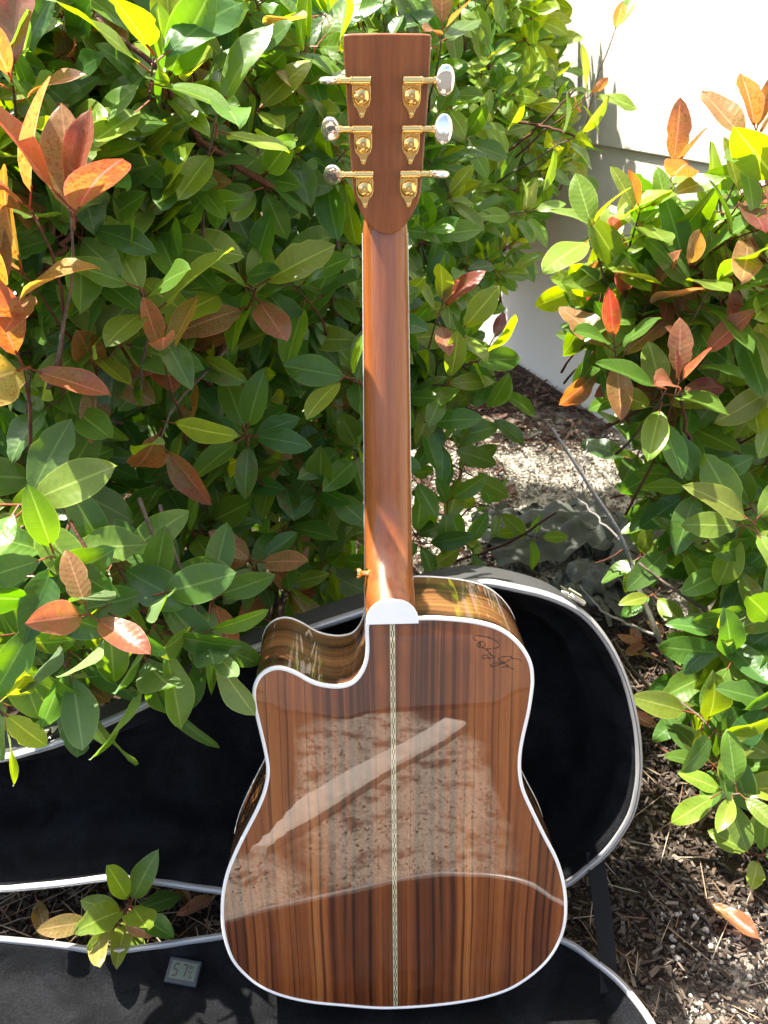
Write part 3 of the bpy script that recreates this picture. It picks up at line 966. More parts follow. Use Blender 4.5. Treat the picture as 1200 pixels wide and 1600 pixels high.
# the small RH and % marks
b = MB()
FT = {'R': [[(0, 0), (0, 2), (1, 2), (1, 1), (0, 1)], [(0.4, 1), (1, 0)]], 'H': [[(0, 0), (0, 2)], [(1, 0), (1, 2)], [(0, 1), (1, 1)]]}
for ch, cx in (('R', 0.0070), ('H', 0.0102)):
    for pl in FT[ch]:
        for (x0, y0), (x1, y1) in zip(pl, pl[1:]):
            a, c = Vector((cx + x0 * 0.0023, 0.0040 + y0 * 0.0019, 0.0048)), Vector((cx + x1 * 0.0023, 0.0040 + y1 * 0.0019, 0.0048))
            w = (c - a).normalized().cross(Vector((0, 0, 1))) * 0.00035
            b.add([a - w, a + w, c + w, c - w], [(0, 1, 2, 3)])
for (cx, cy) in ((0.0085, 0.0008), (0.0118, -0.0048)):
    rr = []
    for k in range(12):
        a = 2 * math.pi * k / 12
        rr.append((cx + 0.0014 * math.cos(a), cy + 0.0017 * math.sin(a), 0.0048)); rr.append((cx + 0.0008 * math.cos(a), cy + 0.0010 * math.sin(a), 0.0048))
    b.add(rr, [(2 * k, (2 * k + 2) % 24, (2 * k + 3) % 24, 2 * k + 1) for k in range(12)])
a, c = Vector((0.0078, -0.0062, 0.0048)), Vector((0.0124, 0.0022, 0.0048))
w = (c - a).normalized().cross(Vector((0, 0, 1))) * 0.0004
b.add([a - w, a + w, c + w, c - w], [(0, 1, 2, 3)])
b.build('unit_mark', M['ink'], hyg, smooth=False)

# ------------------------------------------------------------------ leaves
NTL, NSL = 11, 5


def leaf_template(width, fold, droop, twist, tipw, obov, wave, bite=0):
    """unit-length leaf along +X, upper face +Z"""
    vs, uv, fs = [], [], []
    for i in range(NTL):
        t = (i / (NTL - 1)) ** 0.92
        te = min(t, 0.9995)
        prof = (math.sin(math.pi * te ** obov) ** 0.60) * (1 - tipw * te ** 3)
        if i == 0: prof = 0.05
        if i == NTL - 1: prof = 0.012
        w = width * prof
        x = t * (1 - 0.25 * droop * droop * t)
        zc = -droop * t * t * 0.5
        for j in range(NSL):
            s = -1 + 2 * j / (NSL - 1)
            z = zc + abs(s) * w * math.tan(fold) * (1 - 0.25 * abs(s)) + wave * math.sin(t * 9 + s * 2) * abs(s) * 0.02
            y = s * w
            if bite and abs(s) == 1 and (i * 7 + int(s) * 3 + bite) % 6 == 0: y *= 0.84
            a = twist * t
            vs.append((x, y * math.cos(a) - (z - zc) * math.sin(a), zc + y * math.sin(a) + (z - zc) * math.cos(a)))
            uv.append((t, 0.5 + s * 0.5))
    for i in range(NTL - 1):
        for j in range(NSL - 1):
            fs.append((i * NSL + j, (i + 1) * NSL + j, (i + 1) * NSL + j + 1, i * NSL + j + 1))
    b = len(vs)
    for (x, y, z) in ((-0.17, -0.012, 0.03), (-0.17, 0.012, 0.03), (0.06, 0.016, 0.004), (0.06, -0.016, 0.004), (-0.17, 0, 0.015), (0.06, 0, -0.012)):
        vs.append((x, y, z)); uv.append((-0.5, 0.5))
    fs += [(b, b + 3, b + 2, b + 1), (b, b + 4, b + 5, b + 3), (b + 4, b + 1, b + 2, b + 5)]
    return np.array(vs), np.array(uv), fs


TPL = []
for i in range(14):
    TPL.append(leaf_template(width=random.uniform(0.215, 0.275), fold=math.radians(random.uniform(4, 28)), droop=random.uniform(-0.10, 0.60), twist=random.uniform(-0.5, 0.5), tipw=random.uniform(0.05, 0.3), obov=random.uniform(0.95, 1.22), wave=random.uniform(0.2, 1.6), bite=(i if i % 4 == 1 else 0)))
# narrow upright young leaves, strongly folded
for i in range(4):
    TPL.append(leaf_template(width=random.uniform(0.16, 0.21), fold=math.radians(random.uniform(24, 38)), droop=random.uniform(-0.25, 0.2), twist=random.uniform(-0.4, 0.4), tipw=0.2, obov=1.05, wave=1.0))
# withered curled leaves
for i in range(4):
    TPL.append(leaf_template(width=random.uniform(0.15, 0.2), fold=math.radians(random.uniform(28, 50)), droop=random.uniform(-0.9, 0.9), twist=random.uniform(-0.9, 0.9), tipw=0.2, obov=1.05, wave=2.5))
TPL_ME = []
for q, (vs, uv, fs) in enumerate(TPL):
    me = bpy.data.meshes.new('leaf')
    me.from_pydata(vs.tolist(), [], fs)
    ul = me.uv_layers.new(name='UVMap')
    li = np.array([l.vertex_index for l in me.loops])
    ul.data.foreach_set('uv', uv[li].ravel())
    me.polygons.foreach_set('use_smooth', [True] * len(me.polygons))
    me.materials.append(M['leaf'])
    TPL_ME.append(me)

LEAVES = []     # (bush, template, 4x4 matrix, rgba)


def jit(c, a=0.25):
    k = random.uniform(1 - a, 1 + a)
    return tuple(max(0.0, q * k * random.uniform(0.9, 1.1)) for q in c)


PAL = {
    'green': [(0.092, 0.183, 0.023), (0.108, 0.205, 0.024), (0.076, 0.161, 0.026), (0.134, 0.224, 0.027)],
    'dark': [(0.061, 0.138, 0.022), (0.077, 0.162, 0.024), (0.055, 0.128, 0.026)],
    'lime': [(0.173, 0.253, 0.026), (0.205, 0.276, 0.029), (0.145, 0.235, 0.026)],
    'yellow': [(0.27, 0.20, 0.050), (0.31, 0.19, 0.05), (0.22, 0.20, 0.045)],
    'orange': [(0.31, 0.150, 0.058), (0.35, 0.18, 0.070), (0.27, 0.115, 0.05)],
    'red': [(0.24, 0.080, 0.048), (0.28, 0.112, 0.060), (0.15, 0.045, 0.040), (0.26, 0.095, 0.052)],
    'brown': [(0.26, 0.12, 0.05), (0.20, 0.09, 0.04), (0.32, 0.17, 0.08)],
}


def pick_col(kind):
    c = jit(random.choice(PAL[kind]), 0.18)
    sp = {'green': 0.0, 'dark': 0.0, 'lime': 0.10, 'yellow': 0.5, 'orange': 0.4, 'red': 0.3, 'brown': 0.5}[kind]
    if kind == 'green' and random.random() < 0.08: sp = 0.5
    return (*c, sp)


SH_INV = (Matrix.Translation(case.location) @ sh_m).inverted()
G_INV = GM.inverted()


def blocked(p):
    """inside the case shell or the guitar"""
    q = SH_INV @ p
    if -0.012 < q.y < 0.13 and inside(CR, q.x, q.z): return True
    q = G_INV @ p
    if -0.02 < q.y < 0.13 and inside(BR, q.x, q.z): return True
    if abs(q.x) < 0.07 and 0.0 < q.y < 0.12 and 0.4 < q.z < 1.1: return True
    c = p - Vector((0, 0, CAM_H))
    if c.length < 0.42: return True
    if (p - W0).dot(WN) < 0.02: return True
    return False


GAPS = [(0.56, 2.06, 0.26, 0.15, 0.0), (-0.42, 0.535, 0.10, 0.035, 0.03), (-0.37, 0.63, 0.07, 0.05, 0.05), (0.50, 1.10, 0.05, 0.08, 0.0)]      # places the sun reaches between the leaves


def in_sun_gap(p):
    for (gx, gy, rx, ry, gz) in GAPS:
        h = p - TO_SUN * ((p.z - gz) / TO_SUN.z)
        if p.z > gz + 0.12 and ((h.x - gx) / rx) ** 2 + ((h.y - gy) / ry) ** 2 < 1: return True
    return False


def add_leaf(bush, base, xdir, normal, length, kind, tpl=None, force=False):
    x = xdir.normalized()
    z = (normal - x * normal.dot(x))
    if z.length < 1e-4: z = x.orthogonal()
    z.normalize()
    y = z.cross(x)
    if not force:
        for f in (0.3, 0.7, 1.0):
            if blocked(base + x * length * f): return
        if (base + x * length).z < 0.01: return
        if in_sun_gap(base + x * length * 0.5): return
    m = Matrix((x * length, y * length, z * length)).transposed().to_4x4()
    m.translation = base + x * 0.17 * length
    if tpl is None: tpl = random.randrange(14)
    LEAVES.append((bush, tpl, m, pick_col(kind)))


TWIGS = {}       # bush -> list of (points, radii, red)


def rnd_unit():
    while True:
        v = Vector((random.uniform(-1, 1), random.uniform(-1, 1), random.uniform(-1, 1)))
        if 0.05 < v.length < 1: return v.normalized()


def whorl(bush, tip, axis, n=7, length=0.085, kinds=('green',), spread=(50, 100), gap=0.009, twig=0.12, young=0, young_kind='lime', back=None):
    """a leafy shoot: leaves in a spiral below the tip, the stem running back into the bush"""
    axis = axis.normalized()
    a0 = random.uniform(0, 6.28)
    e1 = axis.orthogonal().normalized(); e2 = axis.cross(e1)
    for i in range(n + young):
        phi = a0 + i * 2.39996 + random.uniform(-0.3, 0.3)
        rad = e1 * math.cos(phi) + e2 * math.sin(phi)
        if i < young:
            th = math.radians(random.uniform(14, 38)); L = length * random.uniform(0.6, 0.85); kd = young_kind; tp = random.randrange(14, 18)
            base = tip
        else:
            f = (i - young) / max(1, n - 1)
            th = math.radians(spread[0] + (spread[1] - spread[0]) * f + random.uniform(-14, 14)); L = length * random.uniform(0.75, 1.12); kd = random.choice(kinds); tp = None
            base = tip - axis * gap * (i - young)
        xd = axis * math.cos(th) + rad * math.sin(th)
        xd += Vector((0, 0, 0.10)) * random.uniform(-1, 1)
        nm = axis * math.sin(th) - rad * math.cos(th)
        nm = nm + Vector((0, 0, 0.45)) + rnd_unit() * 0.25
        add_leaf(bush, base, xd, nm, L, kd, tp)
    if twig:
        p, dirn = tip.copy(), -axis
        pts, rr = [p.copy()], [0.0010]
        goal = back if back is not None else None
        for s in range(5):
            dirn = (dirn + rnd_unit() * 0.22 + Vector((0, 0, -0.10)) + (((goal - p).normalized() * 0.35) if goal else Vector())).normalized()
            p = p + dirn * twig * 0.25
            pts.append(p.copy()); rr.append(0.0010 + 0.00028 * (s + 1))
        if not any(blocked(q) for q in pts): TWIGS.setdefault(bush, []).append((pts, rr, random.random() < 0.55))


def poly_sample(poly, n):
    P = np.array(poly, float)
    lo, hi = P.min(0), P.max(0)
    out = []
    while len(out) < n:
        q = (random.uniform(lo[0], hi[0]), random.uniform(lo[1], hi[1]))
        if inside(P, *q): out.append(q)
    return out


TOCAM = Vector((0.0, -0.85, 0.45))
# --- left bush
LPOLY = [(-70, -70), (525, -70), (560, 300), (575, 600), (575, 900), (470, 940), (400, 985), (330, 1010), (180, 1060), (60, 1080), (-70, 1120)]


def l_depth(px, py):
    y = 0.80 + 0.26 * max(0, (px - 120)) / 440
    if py > 780: y -= 0.16 * min(1, (py - 780) / 250) * max(0.0, 1 - px / 420)
    if py < 200: y += 0.10 * (200 - py) / 200
    return y


def left_kind(px, py):
    r = random.random()
    if r < 0.05: return ['orange', 'yellow']
    if r < 0.17: return ['lime', 'green']
    if r < 0.27: return ['green', 'green', 'green', 'yellow']
    return ['green', 'green', 'dark', 'green']


def fill(bush, poly, n, depth_fn, dmin, dmax, kinds_fn, length=(0.060, 0.088), ax_noise=0.75, upw=0.45, nl=(5, 9)):
    for (px, py) in poly_sample(poly, n):
        y = depth_fn(px, py) + random.uniform(dmin, dmax)
        p = at(px, py, y)
        if p.z < 0.06: continue
        ax = (TOCAM + Vector((0, 0, upw - 0.45)) + rnd_unit() * ax_noise).normalized()
        whorl(bush, p, ax, random.randint(*nl), random.uniform(*length), kinds_fn(px, py), young=(2 if random.random() < 0.15 else 0), back=Vector((p.x * 0.9, p.y + 0.35, max(0.1, p.z - 0.25))))


fill('left', LPOLY, 215, l_depth, 0.0, 0.10, left_kind)
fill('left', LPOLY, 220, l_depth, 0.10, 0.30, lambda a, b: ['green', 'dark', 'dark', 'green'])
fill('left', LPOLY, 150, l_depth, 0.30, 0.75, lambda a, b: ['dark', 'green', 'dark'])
# the hedge goes on to the left of the frame and shades the case
fill('left', [(-520, -60), (-70, -60), (-70, 1000), (-300, 900), (-520, 800)], 65, lambda a, b: 0.86, 0.0, 0.40, lambda a, b: ['green', 'dark', 'green'])
# --- middle bush, farther back
MPOLY = [(530, -70), (845, -70), (870, 60), (900, 170), (915, 235), (830, 310), (795, 400), (740, 440), (735, 540), (710, 600), (660, 640), (575, 660), (560, 300)]


def m_depth(px, py):
    return 1.02 + 0.70 * max(0, (px - 560)) / 300 * min(1.0, max(0.25, (900 - py) / 600)) + 0.30 * max(0.0, (500 - py)) / 500


def mid_kind(px, py):
    r = random.random()
    if py < 300 and px > 680: return ['lime', 'green', 'lime'] if r < 0.45 else ['green', 'green', 'lime']
    if r < 0.10: return ['lime', 'green']
    return ['green', 'green', 'dark']


fill('middle', MPOLY, 120, m_depth, 0.0, 0.15, mid_kind, (0.058, 0.082))
fill('middle', MPOLY, 110, m_depth, 0.15, 0.5, lambda a, b: ['green', 'dark', 'green'], (0.058, 0.082))
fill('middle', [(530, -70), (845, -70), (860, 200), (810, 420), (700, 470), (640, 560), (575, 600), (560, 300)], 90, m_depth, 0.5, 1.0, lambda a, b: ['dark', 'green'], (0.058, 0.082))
fill('middle', [(600, -120), (800, -120), (812, 0), (800, 330), (620, 400)], 330, lambda a, b: 2.60, 0.0, 0.55, lambda a, b: ['green', 'dark'], (0.08, 0.105))
fill('middle', [(770, -120), (850, -120), (845, 200), (790, 260)], 55, lambda a, b: 2.42, 0.0, 0.28, lambda a, b: ['green', 'lime'], (0.075, 0.10))
fill('middle', [(640, -120), (850, -120), (880, 200), (830, 330), (780, 440), (640, 420)], 110, lambda a, b: 2.0, 0.0, 0.45, lambda a, b: ['green', 'lime', 'green'], (0.07, 0.095))
# --- right bush
RPOLY = [(1270, 240), (1200, 260), (1130, 330), (1030, 400), (940, 460), (940, 540), (990, 640), (990, 740), (1060, 850), (1110, 960), (1110, 1120), (1120, 1290), (1150, 1350), (1270, 1380)]


def r_depth(px, py):
    y = 1.10
    if py > 700: y -= 0.30 * min(1, (py - 700) / 450)
    return y + 0.10 * (1200 - px) / 250


def right_kind(px, py):
    r = random.random()
    if py < 640:
        if r < 0.22: return ['red', 'orange', 'green']
        if r < 0.50: return ['lime', 'green', 'lime']
    if r < 0.12: return ['lime', 'green']
    return ['green', 'green', 'dark', 'green']


fill('right', [(930, 420), (1060, 340), (1240, 330), (1240, 640), (1000, 640), (920, 560)], 22, r_depth, -0.06, 0.08, right_kind, (0.07, 0.095))
fill('right', RPOLY, 85, r_depth, -0.06, 0.10, right_kind, (0.07, 0.10))
fill('right', RPOLY, 60, r_depth, 0.10, 0.35, lambda a, b: ['green', 'dark', 'green'], (0.07, 0.095))
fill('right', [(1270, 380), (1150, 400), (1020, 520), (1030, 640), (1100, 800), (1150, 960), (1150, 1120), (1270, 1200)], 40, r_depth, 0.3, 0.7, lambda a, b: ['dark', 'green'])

V3 = Vector
# --- the shoots that stand out in the photograph
def feature(bush, px, py, y, axis, n, length_, kinds, spread=(50, 100), young=0, yk='red', twig=0.14, gap=0.009):
    length = length_ * (0.86 if bush != 'shoot' else 1.15)
    whorl(bush, at(px, py, y), V3(axis), n, length, kinds, spread, gap, twig, young, yk)


feature('left', 110, 330, 0.73, (0.05, -0.30, 0.95), 3, 0.112, ['red', 'orange', 'red'], (14, 48), 1, 'red')
feature('left', 50, 330, 0.74, (-0.25, -0.30, 0.95), 2, 0.105, ['orange', 'red', 'lime'], (16, 55), 1, 'red')
feature('left', 10, 470, 0.72, (0.15, -0.30, 0.95), 3, 0.11, ['orange', 'yellow', 'red'], (16, 55), 1, 'orange')
feature('left', 230, 1060, 0.615, (0.15, -0.4, -0.75), 5, 0.10, ['green', 'dark', 'green'], (20, 70))
feature('left', 120, 1090, 0.60, (0.1, -0.4, -0.7), 4, 0.09, ['green', 'dark'], (20, 70))
feature('left', 330, 1020, 0.64, (0.3, -0.4, -0.7), 4, 0.095, ['green', 'dark'], (20, 65))
feature('left', 40, 430, 0.76, (-0.1, -0.35, 0.9), 3, 0.10, ['orange', 'yellow', 'orange'], (20, 60), 1, 'orange')
feature('left', 20, 130, 0.82, (0.05, -0.3, 0.95), 3, 0.10, ['orange', 'red'], (25, 60), 1, 'orange')
feature('left', 225, 455, 0.78, (0.05, -0.55, 0.85), 8, 0.105, ['green', 'green', 'lime'], (40, 105))
feature('left', 255, 555, 0.79, (0.2, -0.4, 0.85), 2, 0.10, ['orange', 'yellow'], (20, 45), 1, 'orange')
feature('left', 45, 575, 0.70, (0.55, -0.6, 0.25), 3, 0.105, ['yellow', 'orange', 'yellow'], (40, 80))
feature('left', 240, 90, 0.86, (0.3, -0.4, 0.85), 6, 0.11, ['lime', 'green', 'lime'], (40, 95))
feature('left', 340, 170, 0.88, (0.2, -0.5, 0.8), 6, 0.10, ['lime', 'green'], (45, 95))
feature('left', 400, 450, 0.92, (0.2, -0.6, 0.7), 5, 0.095, ['green', 'lime', 'orange'], (45, 95))
feature('left', 540, 590, 0.90, (-0.6, -0.7, 0.35), 4, 0.105, ['green', 'lime', 'green'], (35, 75))
feature('left', 385, 680, 0.90, (0.1, -0.85, 0.45), 7, 0.09, ['green', 'dark', 'green'], (60, 100))
feature('left', 250, 690, 0.80, (0.0, -0.6, -0.5), 4, 0.10, ['lime', 'green', 'orange'], (40, 85))
feature('left', 400, 880, 0.86, (0.1, -0.8, 0.5), 6, 0.085, ['green', 'orange', 'yellow', 'green'], (45, 100))
feature('left', 170, 985, 0.60, (0.0, -0.55, -0.55), 7, 0.085, ['green', 'dark', 'green'], (35, 85))
feature('left', 255, 1000, 0.615, (0.45, -0.45, -0.55), 5, 0.085, ['green', 'dark'], (25, 70))
feature('left', 330, 1010, 0.63, (0.5, -0.45, -0.45), 4, 0.075, ['green', 'green'], (30, 75))
feature('left', 140, 960, 0.57, (0.3, -0.6, 0.5), 3, 0.085, ['orange', 'red', 'yellow'], (45, 90))
feature('left', 5, 1120, 0.55, (0.5, -0.5, -0.45), 4, 0.075, ['lime', 'green', 'lime'], (25, 65))
feature('left', 60, 960, 0.60, (0.1, -0.6, -0.2), 7, 0.09, ['green', 'green', 'dark'], (45, 95))
feature('left', 110, 1040, 0.60, (0.2, -0.5, -0.5), 5, 0.09, ['green', 'dark'], (25, 80))
feature('left', 20, 1040, 0.60, (0.1, -0.6, -0.3), 6, 0.085, ['green', 'lime', 'green'], (45, 95))
feature('left', 240, 930, 0.64, (0.2, -0.7, 0.2), 7, 0.09, ['green', 'green', 'dark'], (55, 105))
feature('left', 330, 940, 0.70, (0.2, -0.7, 0.3), 6, 0.085, ['green', 'orange', 'green'], (50, 100))
feature('left', 170, 880, 0.66, (0.1, -0.7, 0.4), 7, 0.09, ['green', 'green', 'dark'], (55, 105))
feature('left', 80, 870, 0.62, (0.2, -0.7, 0.4), 7, 0.085, ['green', 'green', 'dark'], (50, 100))
feature('left', 30, 790, 0.64, (0.2, -0.7, 0.4), 6, 0.09, ['green', 'lime', 'green'], (50, 100))
# red tuft beside the neck
feature('middle', 690, 480, 1.15, (0.1, -0.3, 0.9), 4, 0.085, ['orange', 'lime', 'red'], (25, 70), 2, 'red')
feature('middle', 775, 520, 1.30, (0.1, -0.3, 0.9), 3, 0.055, ['red', 'green'], (25, 60), 2, 'red')
feature('middle', 700, 600, 1.12, (0.4, -0.7, 0.35), 8, 0.09, ['green', 'green', 'lime'], (55, 110))
feature('middle', 790, 610, 1.25, (0.2, -0.6, 0.2), 5, 0.08, ['green', 'green'], (55, 110))
feature('middle', 700, 700, 1.15, (0.3, -0.7, 0.0), 8, 0.09, ['green', 'dark', 'green'], (55, 110))
feature('middle', 780, 800, 1.25, (0.5, -0.7, 0.1), 7, 0.085, ['green', 'green', 'lime'], (55, 110))
feature('middle', 700, 790, 1.15, (0.1, -0.9, 0.2), 7, 0.085, ['green', 'dark', 'green'], (55, 110))
feature('middle', 745, 565, 1.18, (0.7, -0.6, 0.2), 6, 0.095, ['green', 'lime', 'green'], (40, 100))
feature('middle', 800, 575, 1.22, (0.7, -0.5, 0.3), 5, 0.085, ['green', 'lime', 'green'], (35, 95))
feature('middle', 765, 650, 1.20, (0.5, -0.7, -0.1), 5, 0.085, ['green', 'green'], (45, 100))
feature('middle', 720, 520, 1.20, (0.3, -0.6, 0.4), 6, 0.085, ['green', 'lime'], (45, 100))
feature('middle', 665, 660, 1.12, (0.3, -0.8, 0.2), 6, 0.085, ['green', 'green'], (50, 105))
feature('middle', 660, 850, 1.12, (0.3, -0.8, 0.2), 6, 0.085, ['green', 'dark'], (50, 105))
feature('middle', 740, 860, 1.15, (0.5, -0.8, 0.1), 5, 0.075, ['green', 'green', 'lime'], (50, 105))
feature('middle', 730, 740, 1.2, (0.4, -0.7, 0.1), 5, 0.085, ['green', 'lime', 'green'], (50, 105))
feature('middle', 650, 750, 1.12, (0.3, -0.8, 0.1), 6, 0.085, ['green', 'dark'], (50, 105))
feature('middle', 840, 840, 1.25, (0.6, -0.7, 0.1), 5, 0.07, ['green', 'lime', 'green'], (45, 100))
feature('middle', 920, 150, 1.7, (0.8, -0.3, 0.5), 4, 0.09, ['lime', 'orange', 'lime'], (30, 85), 1, 'orange')
feature('middle', 960, 50, 1.7, (0.2, -0.2, 0.95), 1, 0.10, ['orange', 'lime'], (10, 30), 1, 'orange')
feature('middle', 900, 215, 1.65, (0.9, -0.3, 0.2), 6, 0.10, ['lime', 'lime', 'green'], (45, 100))
feature('middle', 830, 330, 1.55, (0.6, -0.6, 0.3), 6, 0.085, ['green', 'lime'], (50, 100))
feature('middle', 690, 50, 1.45, (0.2, -0.4, 0.9), 4, 0.09, ['orange', 'green'], (30, 80), 1, 'orange')
# right bush
feature('right', 1060, 600, 0.98, (-0.05, -0.35, 0.95), 3, 0.105, ['red', 'orange', 'red'], (22, 75), 2, 'red', 0.2)
feature('right', 1040, 610, 0.99, (-0.1, -0.5, 0.8), 7, 0.105, ['green', 'green', 'lime'], (60, 105))
feature('right', 1095, 560, 1.02, (0.2, -0.4, 0.85), 4, 0.10, ['red', 'red', 'green'], (25, 75))
feature('right', 960, 540, 1.05, (-0.3, -0.5, 0.8), 5, 0.105, ['lime', 'green', 'orange'], (40, 95), 1, 'red')
feature('right', 925, 355, 1.12, (-0.4, -0.4, 0.75), 6, 0.105, ['lime', 'green', 'lime'], (40, 100))
feature('right', 1010, 470, 1.10, (-0.1, -0.4, 0.85), 6, 0.11, ['lime', 'orange', 'green'], (25, 95), 1, 'orange')
feature('right', 1000, 330, 1.12, (0.0, -0.35, 0.9), 5, 0.10, ['lime', 'green'], (35, 95), 1, 'orange')
feature('right', 1050, 270, 1.15, (0.05, -0.2, 1.0), 3, 0.10, ['orange', 'lime', 'green'], (25, 85), 1, 'orange')
feature('right', 960, 370, 1.15, (-0.2, -0.4, 0.9), 7, 0.10, ['lime', 'green', 'lime'], (45, 105), 1, 'red')
feature('right', 1075, 420, 1.08, (0.1, -0.35, 0.95), 6, 0.105, ['lime', 'green', 'lime'], (25, 100), 1, 'orange')
feature('right', 1180, 210, 1.12, (0.0, -0.25, 1.0), 4, 0.10, ['orange', 'orange', 'green'], (18, 80), 1, 'orange')
feature('right', 1110, 450, 1.05, (0.3, -0.3, 0.9), 4, 0.115, ['red', 'orange', 'green'], (25, 80))
feature('right', 1165, 300, 1.1, (0.2, -0.4, 0.8), 6, 0.105, ['lime', 'green', 'red'], (45, 105))
feature('right', 1155, 1240, 0.74, (0.0, -0.65, 0.72), 8, 0.085, ['lime', 'green', 'lime'], (60, 105), 0, 'lime', 0.1)
feature('right', 1190, 1340, 0.74, (0.1, -0.6, 0.6), 6, 0.08, ['green', 'lime', 'green'], (50, 105))
feature('right', 1120, 1050, 0.95, (-0.3, -0.7, 0.4), 7, 0.09, ['green', 'lime', 'green'], (55, 105))
feature('right', 1190, 1120, 0.85, (-0.1, -0.7, 0.5), 7, 0.09, ['green', 'lime', 'green'], (55, 105))
feature('right', 1090, 760, 1.0, (-0.2, -0.7, 0.5), 7, 0.10, ['green', 'green', 'dark'], (55, 105))
feature('right', 1180, 820, 0.9, (-0.1, -0.7, 0.5), 7, 0.105, ['green', 'lime', 'green'], (55, 105))
feature('right', 1000, 870, 1.1, (-0.5, -0.6, 0.4), 6, 0.08, ['green', 'lime'], (55, 105))
feature('right', 930, 880, 1.15, (-0.5, -0.6, 0.3), 5, 0.07, ['lime', 'green', 'lime'], (40, 95))
feature('right', 1020, 930, 1.05, (-0.3, -0.6, 0.3), 4, 0.07, ['green', 'lime'], (40, 95))
# young shoot growing up through the gap between the two halves of the case
feature('shoot', 205, 1412, 0.625, (0.30, -0.35, 0.85), 10, 0.064, ['lime', 'green', 'lime'], (28, 85), 0, 'lime', 0)
feature('shoot', 150, 1438, 0.618, (-0.5, -0.5, 0.6), 4, 0.050, ['yellow', 'yellow', 'lime'], (35, 95), 0, 'lime', 0)
feature('shoot', 185, 1445, 0.615, (0.0, -0.7, 0.4), 3, 0.045, ['lime', 'orange', 'lime'], (40, 95), 0, 'lime', 0)

# --- which leaves show largest: those become objects of their own, the rest is joined
bv, bf, owner = [], [], []
base = 0
for li, (bush, tp, m, c) in enumerate(LEAVES):
    vs, uv, fs = TPL[tp]
    A4 = np.array(m)
    w = vs @ A4[:3, :3].T + A4[:3, 3]
    bv.append(w)
    bf += [tuple(i + base for i in f) for f in fs]
    owner += [li] * len(fs)
    base += len(vs)
nleaf_faces = len(bf)
bv = np.vstack(bv).tolist()
for (R2, mat) in ((CR[::4], Matrix.Translation(case.location) @ sh_m), (CR[::4], Matrix.Translation(case.location) @ ld_m), (BR[::6], GM)):
    ring = [tuple(mat @ Vector((p[0], 0.0, p[1]))) for p in R2]
    bf.append(tuple(range(base, base + len(ring)))); bv += ring; base += len(ring)
q = [tuple(GM @ Vector(p)) for p in ((-0.025, 0.07, 0.5), (0.025, 0.07, 0.5), (0.025, 0.07, 0.88), (-0.025, 0.07, 0.88))] + [tuple(HM_ @ Vector(p)) for HM_ in (GM @ HM,) for p in ((-0.036, 0, 0.01), (0.036, 0, 0.01), (0.036, 0, 0.17), (-0.036, 0, 0.17))]
bf += [(base, base + 1, base + 2, base + 3), (base + 4, base + 5, base + 6, base + 7)]; bv += q
tree = BVHTree.FromPolygons(bv, bf)
count = np.zeros(len(LEAVES))
org = Vector((0, 0, CAM_H))
for py in range(3, 1600, 6):
    for px in range(3, 1200, 6):
        h = tree.ray_cast(org, ray_dir(px, py).normalized())
        if h[2] is not None and h[2] < nleaf_faces: count[owner[h[2]]] += 1
BUSH = {
    'left': ('photinia_bush', 'large glossy photinia bush filling the area behind and beside the guitar neck', at_ground(250, 850) * 1.0),
    'middle': ('photinia_bush', 'farther photinia bush with small sunlit leaves between guitar headstock and wall', Vector((0.12, 1.55, 0))),
    'right': ('photinia_bush', 'photinia bush with upright red young leaves in front of the white wall', Vector((0.60, 1.20, 0))),
    'shoot': ('photinia_shoot', 'small green and yellow shoot growing up through the gap between case halves', Vector((-0.36, 0.66, 0))),
}
BUSH['left'] = (BUSH['left'][0], BUSH['left'][1], Vector((-0.38, 1.12, 0)))
ROOT = {}
